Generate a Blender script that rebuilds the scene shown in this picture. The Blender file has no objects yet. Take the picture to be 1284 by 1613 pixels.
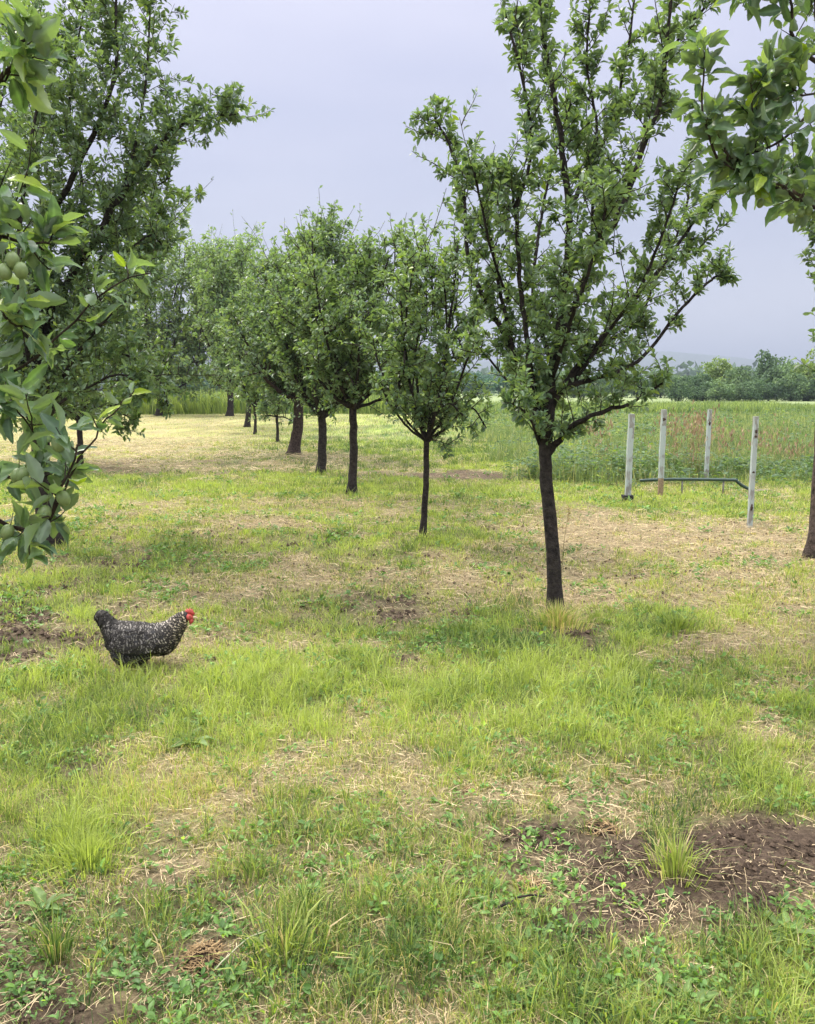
import bpy, math, random
import numpy as np
from mathutils import Vector
rng = np.random.default_rng(7)
random.seed(7)
S = bpy.context.scene
C = S.collection

# ------------------------------------------------------------ camera
F = 1300.0; PW = 1284.0; PH = 1613.0; CAMH = 1.40; PITCH = math.radians(8.5)
CT, ST = math.cos(PITCH), math.sin(PITCH)
cam_d = bpy.data.cameras.new('camera')
cam_d.sensor_fit = 'VERTICAL'; cam_d.sensor_height = 24.0; cam_d.lens = 24.0 * F / PH
cam_d.clip_start = 0.05; cam_d.clip_end = 20000
cam = bpy.data.objects.new('camera', cam_d); C.objects.link(cam)
cam.location = (0, 0, CAMH); cam.rotation_euler = (math.pi / 2 - PITCH, 0, 0)
S.camera = cam

# ------------------------------------------------------------ world and sun
SUN_EL, SUN_AZ = math.radians(52), math.radians(-50)      # azimuth from +Y, towards +X
w = bpy.data.worlds.new('World'); S.world = w; w.use_nodes = True
nt = w.node_tree; N = nt.nodes; L = nt.links; N.clear()
out = N.new('ShaderNodeOutputWorld'); bg = N.new('ShaderNodeBackground')
sky = N.new('ShaderNodeTexSky'); sky.sky_type = 'NISHITA'; sky.sun_disc = False
sky.sun_elevation = SUN_EL; sky.sun_rotation = SUN_AZ; sky.air_density = 1.2; sky.dust_density = 3.0
tc = N.new('ShaderNodeTexCoord'); sep = N.new('ShaderNodeSeparateXYZ')
L.new(tc.outputs['Generated'], sep.inputs[0])
ramp = N.new('ShaderNodeValToRGB'); e = ramp.color_ramp.elements
e[0].position = 0.0; e[0].color = (7.4, 7.5, 8.3, 1)
e[1].position = 1.0; e[1].color = (38, 38, 39, 1)
m_ = ramp.color_ramp.elements.new(0.16); m_.color = (4.6, 4.85, 6.2, 1)
m_ = ramp.color_ramp.elements.new(0.40); m_.color = (5.5, 5.55, 7.1, 1)
m_ = ramp.color_ramp.elements.new(0.6); m_.color = (24, 24, 25, 1)
L.new(sep.outputs['Z'], ramp.inputs[0])
mp = N.new('ShaderNodeMapping'); mp.inputs['Scale'].default_value = (1.2, 1.2, 4.5)
L.new(tc.outputs['Generated'], mp.inputs[0])
nz = N.new('ShaderNodeTexNoise'); nz.inputs['Scale'].default_value = 1.6; nz.inputs['Detail'].default_value = 3
L.new(mp.outputs[0], nz.inputs['Vector'])
cr = N.new('ShaderNodeValToRGB'); cr.color_ramp.elements[0].position = 0.3; cr.color_ramp.elements[1].position = 0.72
cr.color_ramp.elements[0].color = (0.87, 0.89, 0.93, 1); cr.color_ramp.elements[1].color = (1.12, 1.10, 1.05, 1)
L.new(nz.outputs[0], cr.inputs[0])
mul = N.new('ShaderNodeMix'); mul.data_type = 'RGBA'; mul.blend_type = 'MULTIPLY'; mul.inputs[0].default_value = 1
L.new(ramp.outputs[0], mul.inputs[6]); L.new(cr.outputs[0], mul.inputs[7])
mx = N.new('ShaderNodeMix'); mx.data_type = 'RGBA'; mx.inputs[0].default_value = 0.88
L.new(sky.outputs[0], mx.inputs[6]); L.new(mul.outputs[2], mx.inputs[7])
bg.inputs[1].default_value = 0.097
L.new(mx.outputs[2], bg.inputs[0]); L.new(bg.outputs[0], out.inputs[0])

sd = bpy.data.lights.new('sun', 'SUN'); sd.energy = 2.9; sd.angle = math.radians(10); sd.color = (1, 0.93, 0.82)
so = bpy.data.objects.new('sun', sd); C.objects.link(so)
sv = Vector((math.sin(SUN_AZ) * math.cos(SUN_EL), math.cos(SUN_AZ) * math.cos(SUN_EL), math.sin(SUN_EL)))
so.rotation_euler = sv.to_track_quat('Z', 'Y').to_euler(); so.location = (0, 0, 30)
S.view_settings.view_transform = 'Standard'; S.view_settings.look = 'None'
S.view_settings.gamma = 1; S.view_settings.exposure = 0.53
S.cycles.max_bounces = 8; S.cycles.transmission_bounces = 4; S.cycles.diffuse_bounces = 4

# ------------------------------------------------------------ helpers
def ray(px, py):
    r = (px - PW / 2) / F; u = (PH / 2 - py) / F
    return np.array([r, CT + u * ST, -ST + u * CT])
def P(px, py, Y):
    d = ray(px, py); d = d * (Y / d[1]); return d + np.array([0, 0, CAMH])
def G(px, py):
    d = ray(px, py); d = d * (CAMH / -d[2]); return np.array([d[0], d[1], 0.0])
def toPix(x, y):
    fw = y * CT + CAMH * ST; up = y * ST - CAMH * CT
    fw = np.maximum(fw, 0.05)
    return PW / 2 + F * x / fw, PH / 2 - F * up / fw

def _hash(ix, iy, seed):
    h = (ix.astype(np.int64) * 374761393 + iy.astype(np.int64) * 668265263 + seed * 1442695041) & 0xffffffff
    h = ((h ^ (h >> 13)) * 1274126177) & 0xffffffff
    return ((h ^ (h >> 16)) & 0xffff) / 65535.0
def vnoise(x, y, sc, seed=0):
    x = x * sc; y = y * sc
    ix = np.floor(x); iy = np.floor(y); fx = x - ix; fy = y - iy
    fx = fx * fx * (3 - 2 * fx); fy = fy * fy * (3 - 2 * fy)
    a = _hash(ix, iy, seed); b = _hash(ix + 1, iy, seed); c = _hash(ix, iy + 1, seed); d = _hash(ix + 1, iy + 1, seed)
    return (a * (1 - fx) + b * fx) * (1 - fy) + (c * (1 - fx) + d * fx) * fy
def fbm(x, y, sc, seed=0, o=3):
    s = 0; a = 0.5; t = 0
    for k in range(o):
        s = s + a * vnoise(x + 17.3 * k, y - 9.1 * k, sc * 2 ** k, seed + k * 31); t += a; a *= .5
    return s / t
def sstep(a, b, x):
    t = np.clip((x - a) / (b - a), 0, 1); return t * t * (3 - 2 * t)

def tag(o, label=None, cat=None, group=None, kind=None):
    if label: o['label'] = label
    if cat: o['category'] = cat
    if group: o['group'] = group
    if kind: o['kind'] = kind
    return o
def empty(name, loc, label, cat, group=None):
    o = bpy.data.objects.new(name, None); C.objects.link(o); o.location = loc
    o.empty_display_size = 0.1
    return tag(o, label, cat, group)

class MB:
    """collects numpy chunks of verts / quads / tris with a colour per vertex"""
    def __init__(s): s.v = []; s.q = []; s.t = []; s.c = []; s.n = 0; s.qm = []; s.tm = []
    def add(s, V, quads=None, tris=None, col=(1, 1, 1), m=0):
        V = np.asarray(V, float).reshape(-1, 3); k = len(V)
        s.v.append(V)
        col = np.asarray(col, float)
        if col.ndim == 1: col = np.tile(col, (k, 1))
        s.c.append(col)
        if quads is not None and len(quads):
            q = np.asarray(quads, np.int64) + s.n; s.q.append(q); s.qm.append(np.full(len(q), m))
        if tris is not None and len(tris):
            t = np.asarray(tris, np.int64) + s.n; s.t.append(t); s.tm.append(np.full(len(t), m))
        s.n += k
    def build(s, name, mats, parent=None, origin=None, smooth=True):
        me = bpy.data.meshes.new(name)
        V = np.concatenate(s.v)
        if origin is not None: V = V - np.asarray(origin)
        q = np.concatenate(s.q) if s.q else np.zeros((0, 4), int)
        t = np.concatenate(s.t) if s.t else np.zeros((0, 3), int)
        me.vertices.add(len(V)); me.vertices.foreach_set('co', V.astype(np.float32).ravel())
        nl = q.size + t.size; me.loops.add(nl)
        me.loops.foreach_set('vertex_index', np.concatenate([q.ravel(), t.ravel()]).astype(np.int32))
        nf = len(q) + len(t); me.polygons.add(nf)
        ls = np.concatenate([np.arange(len(q)) * 4, q.size + np.arange(len(t)) * 3]).astype(np.int32)
        me.polygons.foreach_set('loop_start', ls)
        me.polygons.foreach_set('use_smooth', np.full(nf, smooth))
        if not isinstance(mats, (list, tuple)): mats = [mats]
        for m in mats: me.materials.append(m)
        if len(mats) > 1:
            me.polygons.foreach_set('material_index', np.concatenate((s.qm + s.tm)).astype(np.int32) if (s.qm + s.tm) else [])
        me.update(calc_edges=True)
        col = np.concatenate(s.c); col = np.concatenate([col, np.ones((len(col), 1))], 1)
        ca = me.color_attributes.new('Col', 'FLOAT_COLOR', 'POINT')
        ca.data.foreach_set('color', col.astype(np.float32).ravel())
        o = bpy.data.objects.new(name, me); C.objects.link(o)
        if parent is not None: o.parent = parent
        return o

def nrm(a): return a / (np.linalg.norm(a, axis=-1, keepdims=True) + 1e-9)

def tube(mb, pts, rad, sides=8, col=(1, 1, 1), m=0, cap=True, jit=0.0):
    pts = np.asarray(pts, float); n = len(pts); rad = np.broadcast_to(np.asarray(rad, float), (n,))
    T = nrm(np.gradient(pts, axis=0))
    ref = np.array([0.31, 0.95, 0.05]) if abs(T[0][1]) < .9 else np.array([1., 0, 0])
    U = nrm(np.cross(T, ref)); W = np.cross(T, U)
    a = np.arange(sides) / sides * 2 * math.pi
    r = rad[:, None] * (1 + jit * (rng.random((n, sides)) - .5))
    V = pts[:, None] + r[..., None] * (np.cos(a)[None, :, None] * U[:, None] + np.sin(a)[None, :, None] * W[:, None])
    V = V.reshape(-1, 3)
    i = np.arange(n - 1)[:, None] * sides; j = np.arange(sides)[None]
    q = np.stack([i + j, i + (j + 1) % sides, i + sides + (j + 1) % sides, i + sides + j], -1).reshape(-1, 4)
    t = []
    if cap:
        V = np.concatenate([V, pts[:1], pts[-1:]]); b = n * sides
        for k in range(sides):
            t.append((b, (k + 1) % sides, k)); t.append((b + 1, (n - 1) * sides + k, (n - 1) * sides + (k + 1) % sides))
    mb.add(V, q, t, col, m)

def smooth_path(pts, n, jit=0.0):
    pts = np.asarray(pts, float)
    P0 = np.vstack([2 * pts[0] - pts[1], pts, 2 * pts[-1] - pts[-2]])
    seg = len(pts) - 1; ts = np.linspace(0, seg, n); o = []
    for t in ts:
        k = min(int(t), seg - 1); u = t - k
        a, b, c, d = P0[k:k + 4]
        o.append(0.5 * ((2 * b) + (-a + c) * u + (2 * a - 5 * b + 4 * c - d) * u * u + (-a + 3 * b - 3 * c + d) * u ** 3))
    o = np.array(o)
    if jit: o[1:-1] += rng.normal(0, jit, (n - 2, 3))
    return o

# ------------------------------------------------------------ materials
def mat(name, rough=0.8, spec=0.3, trans=0.0, tcol=(1.25, 1.35, .55), bump=None, noise=None, col=None, under=None):
    m = bpy.data.materials.new(name); m.use_nodes = True; t = m.node_tree; n = t.nodes; l = t.links; n.clear()
    o = n.new('ShaderNodeOutputMaterial'); b = n.new('ShaderNodeBsdfPrincipled')
    b.inputs['Roughness'].default_value = rough; b.inputs['Specular IOR Level'].default_value = spec
    if col is None:
        a = n.new('ShaderNodeAttribute'); a.attribute_name = 'Col'; c = a.outputs['Color']
    else:
        a = n.new('ShaderNodeRGB'); a.outputs[0].default_value = (*col, 1); c = a.outputs[0]
    if under is not None:
        geo = n.new('ShaderNodeNewGeometry'); ux = n.new('ShaderNodeMix'); ux.data_type = 'RGBA'
        uf = n.new('ShaderNodeMath'); uf.operation = 'MULTIPLY'; uf.inputs[1].default_value = 0.55
        l.new(geo.outputs['Backfacing'], uf.inputs[0]); l.new(uf.outputs[0], ux.inputs[0])
        l.new(c, ux.inputs[6]); ux.inputs[7].default_value = (*under, 1); c = ux.outputs[2]
    if noise:
        sc, lo, hi = noise
        tx = n.new('ShaderNodeTexCoord'); q = n.new('ShaderNodeTexNoise'); q.inputs['Scale'].default_value = sc
        q.inputs['Detail'].default_value = 5; q.inputs['Roughness'].default_value = .65
        l.new(tx.outputs['Object'], q.inputs['Vector'])
        r = n.new('ShaderNodeMapRange'); r.inputs[1].default_value = .3; r.inputs[2].default_value = .7
        r.inputs[3].default_value = lo; r.inputs[4].default_value = hi; l.new(q.outputs[0], r.inputs[0])
        mm = n.new('ShaderNodeVectorMath'); mm.operation = 'SCALE'; l.new(c, mm.inputs[0]); l.new(r.outputs[0], mm.inputs['Scale'])
        c = mm.outputs[0]
    l.new(c, b.inputs['Base Color'])
    if bump:
        sc, st_, ds = bump
        tx = n.new('ShaderNodeTexCoord'); q = n.new('ShaderNodeTexNoise'); q.inputs['Scale'].default_value = sc
        q.inputs['Detail'].default_value = 6; q.inputs['Roughness'].default_value = .7
        l.new(tx.outputs['Object'], q.inputs['Vector'])
        bp = n.new('ShaderNodeBump'); bp.inputs['Strength'].default_value = st_; bp.inputs['Distance'].default_value = ds
        l.new(q.outputs[0], bp.inputs['Height']); l.new(bp.outputs[0], b.inputs['Normal'])
    if trans:
        tr = n.new('ShaderNodeBsdfTranslucent'); ms = n.new('ShaderNodeMixShader'); ms.inputs[0].default_value = trans
        vm = n.new('ShaderNodeVectorMath'); vm.operation = 'MULTIPLY'; vm.inputs[1].default_value = tcol
        l.new(c, vm.inputs[0]); l.new(vm.outputs[0], tr.inputs[0])
        l.new(b.outputs[0], ms.inputs[1]); l.new(tr.outputs[0], ms.inputs[2]); l.new(ms.outputs[0], o.inputs[0])
    else: l.new(b.outputs[0], o.inputs[0])
    return m
M_ground = mat('ground', .95, .1, bump=(60, 1.0, .03), noise=(45, .45, 1.5))
M_grass = mat('grass_blade', .55, .35, .42)
M_straw = mat('straw', .6, .3, .15, (1, 1, .9))
M_weed = mat('weed_leaf', .5, .4, .3)
M_leaf = mat('plum_leaf', .38, .6, .38, (1.5, 1.7, .45), under=(0.21, 0.26, 0.20))
M_bark = mat('bark', .9, .2, bump=(45, 1.0, .03), noise=(28, .35, 2.0))
M_soil = mat('soil', .95, .1, bump=(50, 1.0, .02), noise=(30, .6, 1.4))
M_far = mat('far_foliage', .7, .25, .2)
M_hill = mat('hill', .95, .1, noise=(.004, .7, 1.3))

# ------------------------------------------------------------ what grows where (fixed to the ground)
# photo px,py,rx,ry : green, height, brightness, straw, soil, weed
BL = [
 (250, 690, 290, 44, .28, .04, .7, .95, .05, .0), (640, 700, 260, 40, .9, .10, .35, .2, .1, .3),
 (190, 735, 190, 12, .2, .04, .4, .6, .6, .0), (450, 728, 190, 17, .4, .05, .15, .5, .35, .1),
 (470, 772, 480, 24, .95, .09, .8, .2, .0, .1), (240, 808, 260, 24, .75, .06, 1.0, .55, .0, .1),
 (560, 810, 260, 20, .7, .06, .85, .5, .1, .1),
 (430, 832, 90, 13, .2, .04, .6, .9, .3, .0), (700, 747, 120, 5, .2, .04, .2, .3, .9, .0), (820, 752, 90, 5, .2, .04, .2, .3, .9, .0),
 (1110, 800, 230, 26, .95, .08, .75, .2, .0, .2), (1080, 850, 270, 34, .22, .05, .8, 1., .05, .0),
 (1080, 925, 240, 40, .33, .06, .8, .95, .08, .0), (880, 815, 90, 20, .35, .05, .8, .85, .1, .0),
 (260, 875, 160, 20, .75, .07, .5, .3, .25, .3), (600, 870, 220, 24, .75, .07, .5, .4, .15, .2),
 (720, 905, 150, 24, .4, .05, .6, .8, .3, .0), (420, 915, 170, 18, .4, .05, .8, .85, .1, .0),
 (480, 950, 150, 22, .65, .06, .6, .5, .3, .1), (640, 950, 130, 18, .45, .05, .25, .65, .35, .1),
 (430, 1012, 200, 16, .5, .05, .9, .85, .05, .0), (1180, 1000, 110, 26, .5, .06, .8, .8, .1, .0),
 (780, 1004, 160, 30, .95, .09, .2, .12, .05, .7), (630, 1028, 42, 10, .3, .04, .3, .5, .6, .0),
 (900, 1005, 60, 18, .4, .05, .4, .6, .5, .2), (1060, 985, 60, 18, 1, .09, .6, .1, 0, .7),
 (90, 1000, 110, 60, .4, .06, .6, .55, .45, .2), (15, 1035, 45, 60, .35, .05, .5, .6, .55, .2), (120, 960, 45, 25, .9, .09, .9, .1, .1, .1),
 (640, 1085, 600, 52, 1, .10, .88, .08, 0, .2), (640, 1150, 600, 30, .9, .08, .95, .3, .05, .2),
 (1110, 1110, 170, 60, .85, .08, .55, .3, .15, .6), (60, 1130, 120, 80, .9, .09, .7, .1, .1, .4),
 (1180, 1165, 90, 26, .4, .06, .8, .8, .2, .1), (110, 1215, 80, 36, .5, .07, .5, .3, .5, .6),
 (640, 1235, 360, 42, .75, .06, .95, .6, .0, .1), (300, 1240, 140, 50, .6, .06, .9, .85, .05, .0),
 (90, 1330, 140, 40, .7, .07, .6, .4, .3, .4), (250, 1375, 80, 18, .35, .05, .8, .9, .15, .0), (140, 1335, 62, 30, 1, .12, 1, .0, 0, .0),
 (560, 1310, 260, 50, .9, .075, .65, .25, .1, .2), (130, 1410, 170, 28, .12, .05, .6, 1, .35, .0),
 (900, 1265, 110, 22, .4, .05, .7, .9, .2, .1), (1150, 1220, 140, 40, .85, .08, .7, .3, .2, .5),
 (950, 1370, 190, 66, .30, .05, .5, .5, 1.0, .4), (1190, 1365, 160, 80, .05, .04, .4, .25, 1.35, .05),
 (1060, 1345, 26, 42, 1, .15, .7, .2, .2, .3), (830, 1445, 190, 40, .3, .06, .5, .5, .85, .4), (1000, 1455, 170, 26, .3, .06, .6, .5, .7, .3),
 (300, 1510, 330, 110, .35, .07, .4, .35, .45, 1.), (80, 1455, 120, 26, .3, .06, .6, .8, .5, .3), (450, 1490, 55, 60, 1, .16, .9, .1, .1, .3), (110, 1575, 90, 40, .2, .06, .4, .3, .8, .5),
 (640, 1500, 210, 110, .8, .075, .8, .4, .3, .8), (1180, 1550, 190, 80, .95, .095, .85, .2, .15, .6), (850, 1570, 200, 60, .75, .07, .85, .35, .3, .8),
 (250, 1047, 75, 14, .45, .03, .9, .8, .1, .0),
 (310, 1512, 30, 20, .1, .04, .5, .8, .9, .0),
]
def fields(x, y):
    x = np.asarray(x, float); y = np.asarray(y, float)
    wx = x + (fbm(x, y, 2.2, 5) - .5) * .45 * np.clip(y / 5, .6, 3); wy = y + (fbm(x, y, 2.2, 9) - .5) * .55 * np.clip(y / 5, .5, 3)
    px, py = toPix(wx, np.maximum(wy, .3))
    n1 = fbm(x, y, 1.1, 21); n2 = fbm(x, y, 4.5, 33); n3 = fbm(x, y, .35, 44)
    A = [np.full(x.shape, v) for v in (.7, .07, .65, .45, .15, .2)]
    far = sstep(14, 24, y)
    for b in BL:
        d = ((px - b[0]) / b[2]) ** 2 + ((py - b[1]) / b[3]) ** 2
        k = np.exp(-d ** 1.6 * .8)
        for i in range(6): A[i] += (b[4 + i] - A[i]) * k
    g, h, br, s, soil, wd = A
    n4 = fbm(x, y, 9, 77, 2); g = g + (n2 - .5) * 1.3 + (n1 - .5) * .5 + (n4 - .5) * .5; s = s + (n2 - .5) * -1.0 + (n1 - .5) * -.7
    soil = soil + (n1 - .5) * .6 + (vnoise(x, y, 7, 71) - .5) * .5; br = br + (n1 - .5) * .7 + (n3 - .5) * .3 + (n4 - .5) * .7 + (vnoise(x, y, 2.7, 79) - .5) * .6
    wd = wd + (vnoise(x, y, 3, 55) - .5) * .9; h = h * (.30 + 1.4 * n2)
    return [np.clip(a, 0, 1) for a in (g, h, br, s, soil, wd)]
def height(x, y):
    h = (fbm(x, y, .5, 3) - .5) * .10 * sstep(0, 3, np.abs(y)) + (fbm(x, y, 2.3, 4, 3) - .5) * .06
    return h * (1 - .6 * sstep(20, 60, y))
def gz(x, y): return float(height(np.array([float(x)]), np.array([float(y)]))[0])
GC = dict(dark=np.array([.055, .115, .035]), bright=np.array([.42, .48, .135]), straw=np.array([.62, .485, .29]),
          soil=np.array([.120, .086, .062]), thatch=np.array([.13, .105, .055]))
def zone_right(x, y):      # the rough weedy field beyond the posts
    return sstep(0, 1.5, y - (11.6 + np.maximum(0, 2.8 - x) * .5)) * sstep(-.5, .5, x - 2.0 - .004 * y + (fbm(x, y, .8, 19) - .5) * 1.5)
def zone_left(x, y): return sstep(45, 47, y + (fbm(x, y, .3, 8) - .5) * 3) * (1 - sstep(1.5, 3.5, x + .02 * y))

def green_of(br): return GC['dark'] + (GC['bright'] - GC['dark']) * br[..., None]
# ground sheet
def axis(lo, hi, step, far, r):
    a = list(np.arange(lo, hi + 1e-6, step)); s = step
    while a[-1] < far: s *= r; a.append(a[-1] + s)
    return a
ys = np.array([-60, -30, -15, -8, -5, -3, -2, -1, -.5] + axis(0, 9, .045, 9000, 1.06))
xp = axis(0, 4.5, .05, 9000, 1.09); xs = np.array([-v for v in xp[:0:-1]] + xp)
X, Y = np.meshgrid(xs, ys)
g, h, br, s_, so_, wd = fields(X, Y)
Z = height(X, Y) + so_ * np.clip(1 - Y / 12, 0, 1) * ((vnoise(X, Y, 13, 61) - .45) * .045 + (vnoise(X, Y, 26, 62) - .5) * .025)
und = GC['thatch'] * .8 + (green_of(br * .8) - GC['thatch'] * .8) * (.5 * g)[..., None]
col = und + (GC['straw'] * .8 - und) * (s_ * .6)[..., None]
fcol = green_of(br * .9); fcol = fcol + (GC['straw'] * .66 - fcol) * (s_ * .7)[..., None]; fcol = fcol * (.55 + .9 * fbm(X, Y * .6, 1.3, 140, 4))[..., None]
k = sstep(7, 30, Y)[..., None]; col = col * (1 - k) + fcol * k
col = col + (GC['soil'] - col) * (np.clip((so_ - .25) * 1.8, 0, 1) * (1 - k[..., 0] * .4))[..., None]
zr = zone_right(X, Y)[..., None]; col = col * (1 - zr) + np.array([.16, .21, .08]) * zr
kf = sstep(40, 55, Y)[..., None]
fb = (fbm(X, Y, .02, 12) - .5)[..., None]
far_c = np.array([.235, .285, .13]) * (1 + fb * .3)
col = col * (1 - kf) + far_c * kf
kk = sstep(130, 300, Y)[..., None]; col = col * (1 - kk) + np.array([.09, .13, .05]) * kk
mb = MB(); ny, nx = X.shape
i = np.arange(ny - 1)[:, None] * nx; j = np.arange(nx - 1)[None]
q = np.stack([i + j, i + j + 1, i + nx + j + 1, i + nx + j], -1).reshape(-1, 4)
mb.add(np.stack([X, Y, Z], -1), q, None, col.reshape(-1, 3))
tag(mb.build('ground', M_ground), kind='structure')

# ------------------------------------------------------------ grass
def sample_xy(n, y0, y1, pw, side=.62, pad=.9):
    u = rng.random(n); q = 1 + pw
    y = (y0 ** q + u * (y1 ** q - y0 ** q)) ** (1 / q)
    x = (rng.random(n) * 2 - 1) * (side * y + pad)
    return x, y
def blades(mb, x, y, hgt, wid, col, lean, z=None, seg=2, az=None):
    n = len(x); z = height(x, y) - .008 if z is None else z
    az = rng.random(n) * 6.283 if az is None else az
    d = np.stack([np.cos(az), np.sin(az), np.zeros(n)], 1)
    fa = rng.random(n) * 6.283; sd = np.stack([np.cos(fa), np.sin(fa), np.zeros(n)], 1)
    b = np.stack([x, y, z], 1); up = np.array([0, 0, 1.0])
    ln = lean[:, None]; H = hgt[:, None]; Wd = wid[:, None] * .5
    m1 = b + up * H * .5 + d * H * ln * .22; m2 = b + up * H * (1 - .35 * ln) + d * H * ln * .8
    if seg == 2:
        V = np.stack([b - sd * Wd * .7, b + sd * Wd * .7, m1 + sd * Wd, m1 - sd * Wd, m2], 1)
        o = np.arange(n)[:, None] * 5
        q = o + np.array([0, 1, 2, 3]); t = o + np.array([3, 2, 4]); K = 5
        sh = np.array([.8, .8, 1, 1, 1.08])
    else:
        V = np.stack([b - sd * Wd, b + sd * Wd, m2], 1); o = np.arange(n)[:, None] * 3
        q = None; t = o + np.array([0, 1, 2]); K = 3; sh = np.array([.9, .9, 1.05])
    cc = (col[:, None] * np.ones((1, K, 1))).reshape(-1, 3)
    mb.add(V.reshape(-1, 3), q, t, cc)

def grass_cols(br, dry, n):
    c = green_of(np.clip(br + rng.normal(0, .22, n), 0, 1.15))
    c = c * (1 + rng.normal(0, .12, (n, 1)))
    dc = GC['straw'] * (.75 + .5 * rng.random((n, 1)))
    c = np.where(dry[:, None], dc, c)
    return np.clip(c, .01, .7)

mb = MB()
NT = 80000     # tufts
tx, ty = sample_xy(NT, 1.15, 22, -.55)
g, h, br, s_, so_, wd = fields(tx, ty)
keep = rng.random(NT) < np.clip(g * 1.15 - so_ * .55, .02, 1)
tx, ty, g, h, br, s_, so_ = [a[keep] for a in (tx, ty, g, h, br, s_, so_)]
nb = rng.integers(5, 14, len(tx)); idx = np.repeat(np.arange(len(tx)), nb); n = len(idx)
sc = np.clip(ty[idx] / 3.2, .8, 5) ** .65
r = np.abs(rng.normal(0, .022, n)) * sc; a = rng.random(n) * 6.283
x = tx[idx] + r * np.cos(a); y = ty[idx] + r * np.sin(a)
tall = 1 + 1.1 * (rng.random(len(tx)) ** 7)
hh = .84 * h[idx] * (.55 + .75 * rng.random(n)) * tall[idx] * (1 - .35 * r / (.05 * sc))
hh = np.clip(hh, .015, .3)
dry = rng.random(n) < np.clip(s_[idx] * .75 - .08, 0, .8)
hh = np.where(dry, hh * .75, hh)
wid = (.0019 + .0026 * rng.random(n) ** 1.5) * sc
lean = np.clip(.45 + r / (.035 * sc) * .5 + rng.normal(0, .25, n), 0, 1.7)
brt = np.clip(br + rng.normal(0, .18, len(tx)), 0, 1)
blades(mb, x, y, hh, wid, grass_cols(brt[idx], dry, n), lean, az=a + rng.normal(0, .6, n))
# short undergrowth and stubble between the tufts
NU = 260000
x, y = sample_xy(NU, 1.15, 16, -.75)
g, h, br, s_, so_, wd = fields(x, y)
keep = rng.random(NU) < np.clip(.25 + g * .5 + s_ * .6 - so_ * 1.1, .02, 1)
x, y, g, h, br, s_, so_ = [a_[keep] for a_ in (x, y, g, h, br, s_, so_)]
n = len(x); sc = np.clip(y / 3.2, .8, 5) ** .65; dry = rng.random(n) < np.clip(s_ * .95 - .1 * g, .05, .95)
blades(mb, x, y, (.012 + .035 * rng.random(n) ** 1.5) * (.8 + .3 * sc) * (.7 + g * .5), (.0016 + .0018 * rng.random(n)) * sc, grass_cols(br, dry, n), np.clip(rng.normal(.6, .5, n), 0, 1.8), seg=1)
# far mown grass
NF = 140000
x, y = sample_xy(NF, 15, 62, -.3, side=.6, pad=2)
g, h, br, s_, so_, wd = fields(x, y)
keep = rng.random(NF) < np.clip(g * .9 + s_ * .6, .05, 1)
x, y, g, h, br, s_, so_ = [a_[keep] for a_ in (x, y, g, h, br, s_, so_)]
n = len(x); dry = rng.random(n) < s_ * .6
blades(mb, x, y, np.clip(h * (.6 + .8 * rng.random(n)), .02, .2), .006 * (y / 15) ** .8 * (1 + rng.random(n)), grass_cols(br, dry, n), np.clip(rng.normal(.6, .4, n), 0, 1.6), seg=1)
tag(mb.build('grass', M_grass, smooth=True), 'short mown green grass covering the orchard floor', 'grass', kind='stuff')

# mown hay lying on the ground
mb = MB(); NS = 420000
x, y = sample_xy(NS, 1.2, 24, -.5)
g, h, br, s_, so_, wd = fields(x, y)
keep = rng.random(NS) < np.clip(s_ * 1.15 - .1, .10, 1) * np.clip(1.15 - so_ * .75 - g * .35, .05, 1)
x, y, s_, so_ = x[keep], y[keep], s_[keep], so_[keep]; n = len(x)
sc = np.clip(y / 3.2, .8, 5) ** .6
swirl = fbm(x, y, 1.7, 88) * 9
a = swirl + rng.normal(0, .8, n); d = np.stack([np.cos(a), np.sin(a), rng.normal(0, .13, n)], 1)
sd = np.stack([-np.sin(a), np.cos(a), rng.normal(0, .5, n)], 1)
Ln = (.008 + .042 * rng.random(n) ** 3)[:, None] * sc[:, None]; W = ((.0004 + .0007 * rng.random(n)) * sc)[:, None]
c0 = np.stack([x, y, height(x, y) + .006 + .022 * rng.random(n) * np.clip(s_, .2, 1) * sc], 1)
bend = sd * Ln * rng.normal(0, .16, (n, 1)) + np.array([0, 0, 1]) * Ln * rng.normal(.02, .07, (n, 1))
V = np.stack([c0 - d * Ln - sd * W, c0 - d * Ln + sd * W, c0 + bend + sd * W, c0 + bend - sd * W, c0 + d * Ln + sd * W * .5, c0 + d * Ln - sd * W * .5], 1)
o = np.arange(n)[:, None] * 6; q = np.concatenate([o + np.array([0, 1, 2, 3]), o + np.array([3, 2, 4, 5])])
cc = GC['straw'] * (.55 + .75 * rng.random((n, 1))) * np.array([1, 1, 1]) ; cc = np.where(rng.random((n, 1)) < .25, GC['straw'] * np.array([.42, .38, .36]), cc); cc = np.where(rng.random((n, 1)) < .2, np.array([.17, .21, .08]), cc)
mb.add(V.reshape(-1, 3), q, None, np.repeat(np.clip(cc, 0, .8), 6, 0))
tag(mb.build('dry_hay', M_straw), 'dry mown hay lying loose in tan patches on the orchard floor', 'hay', kind='stuff')

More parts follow.
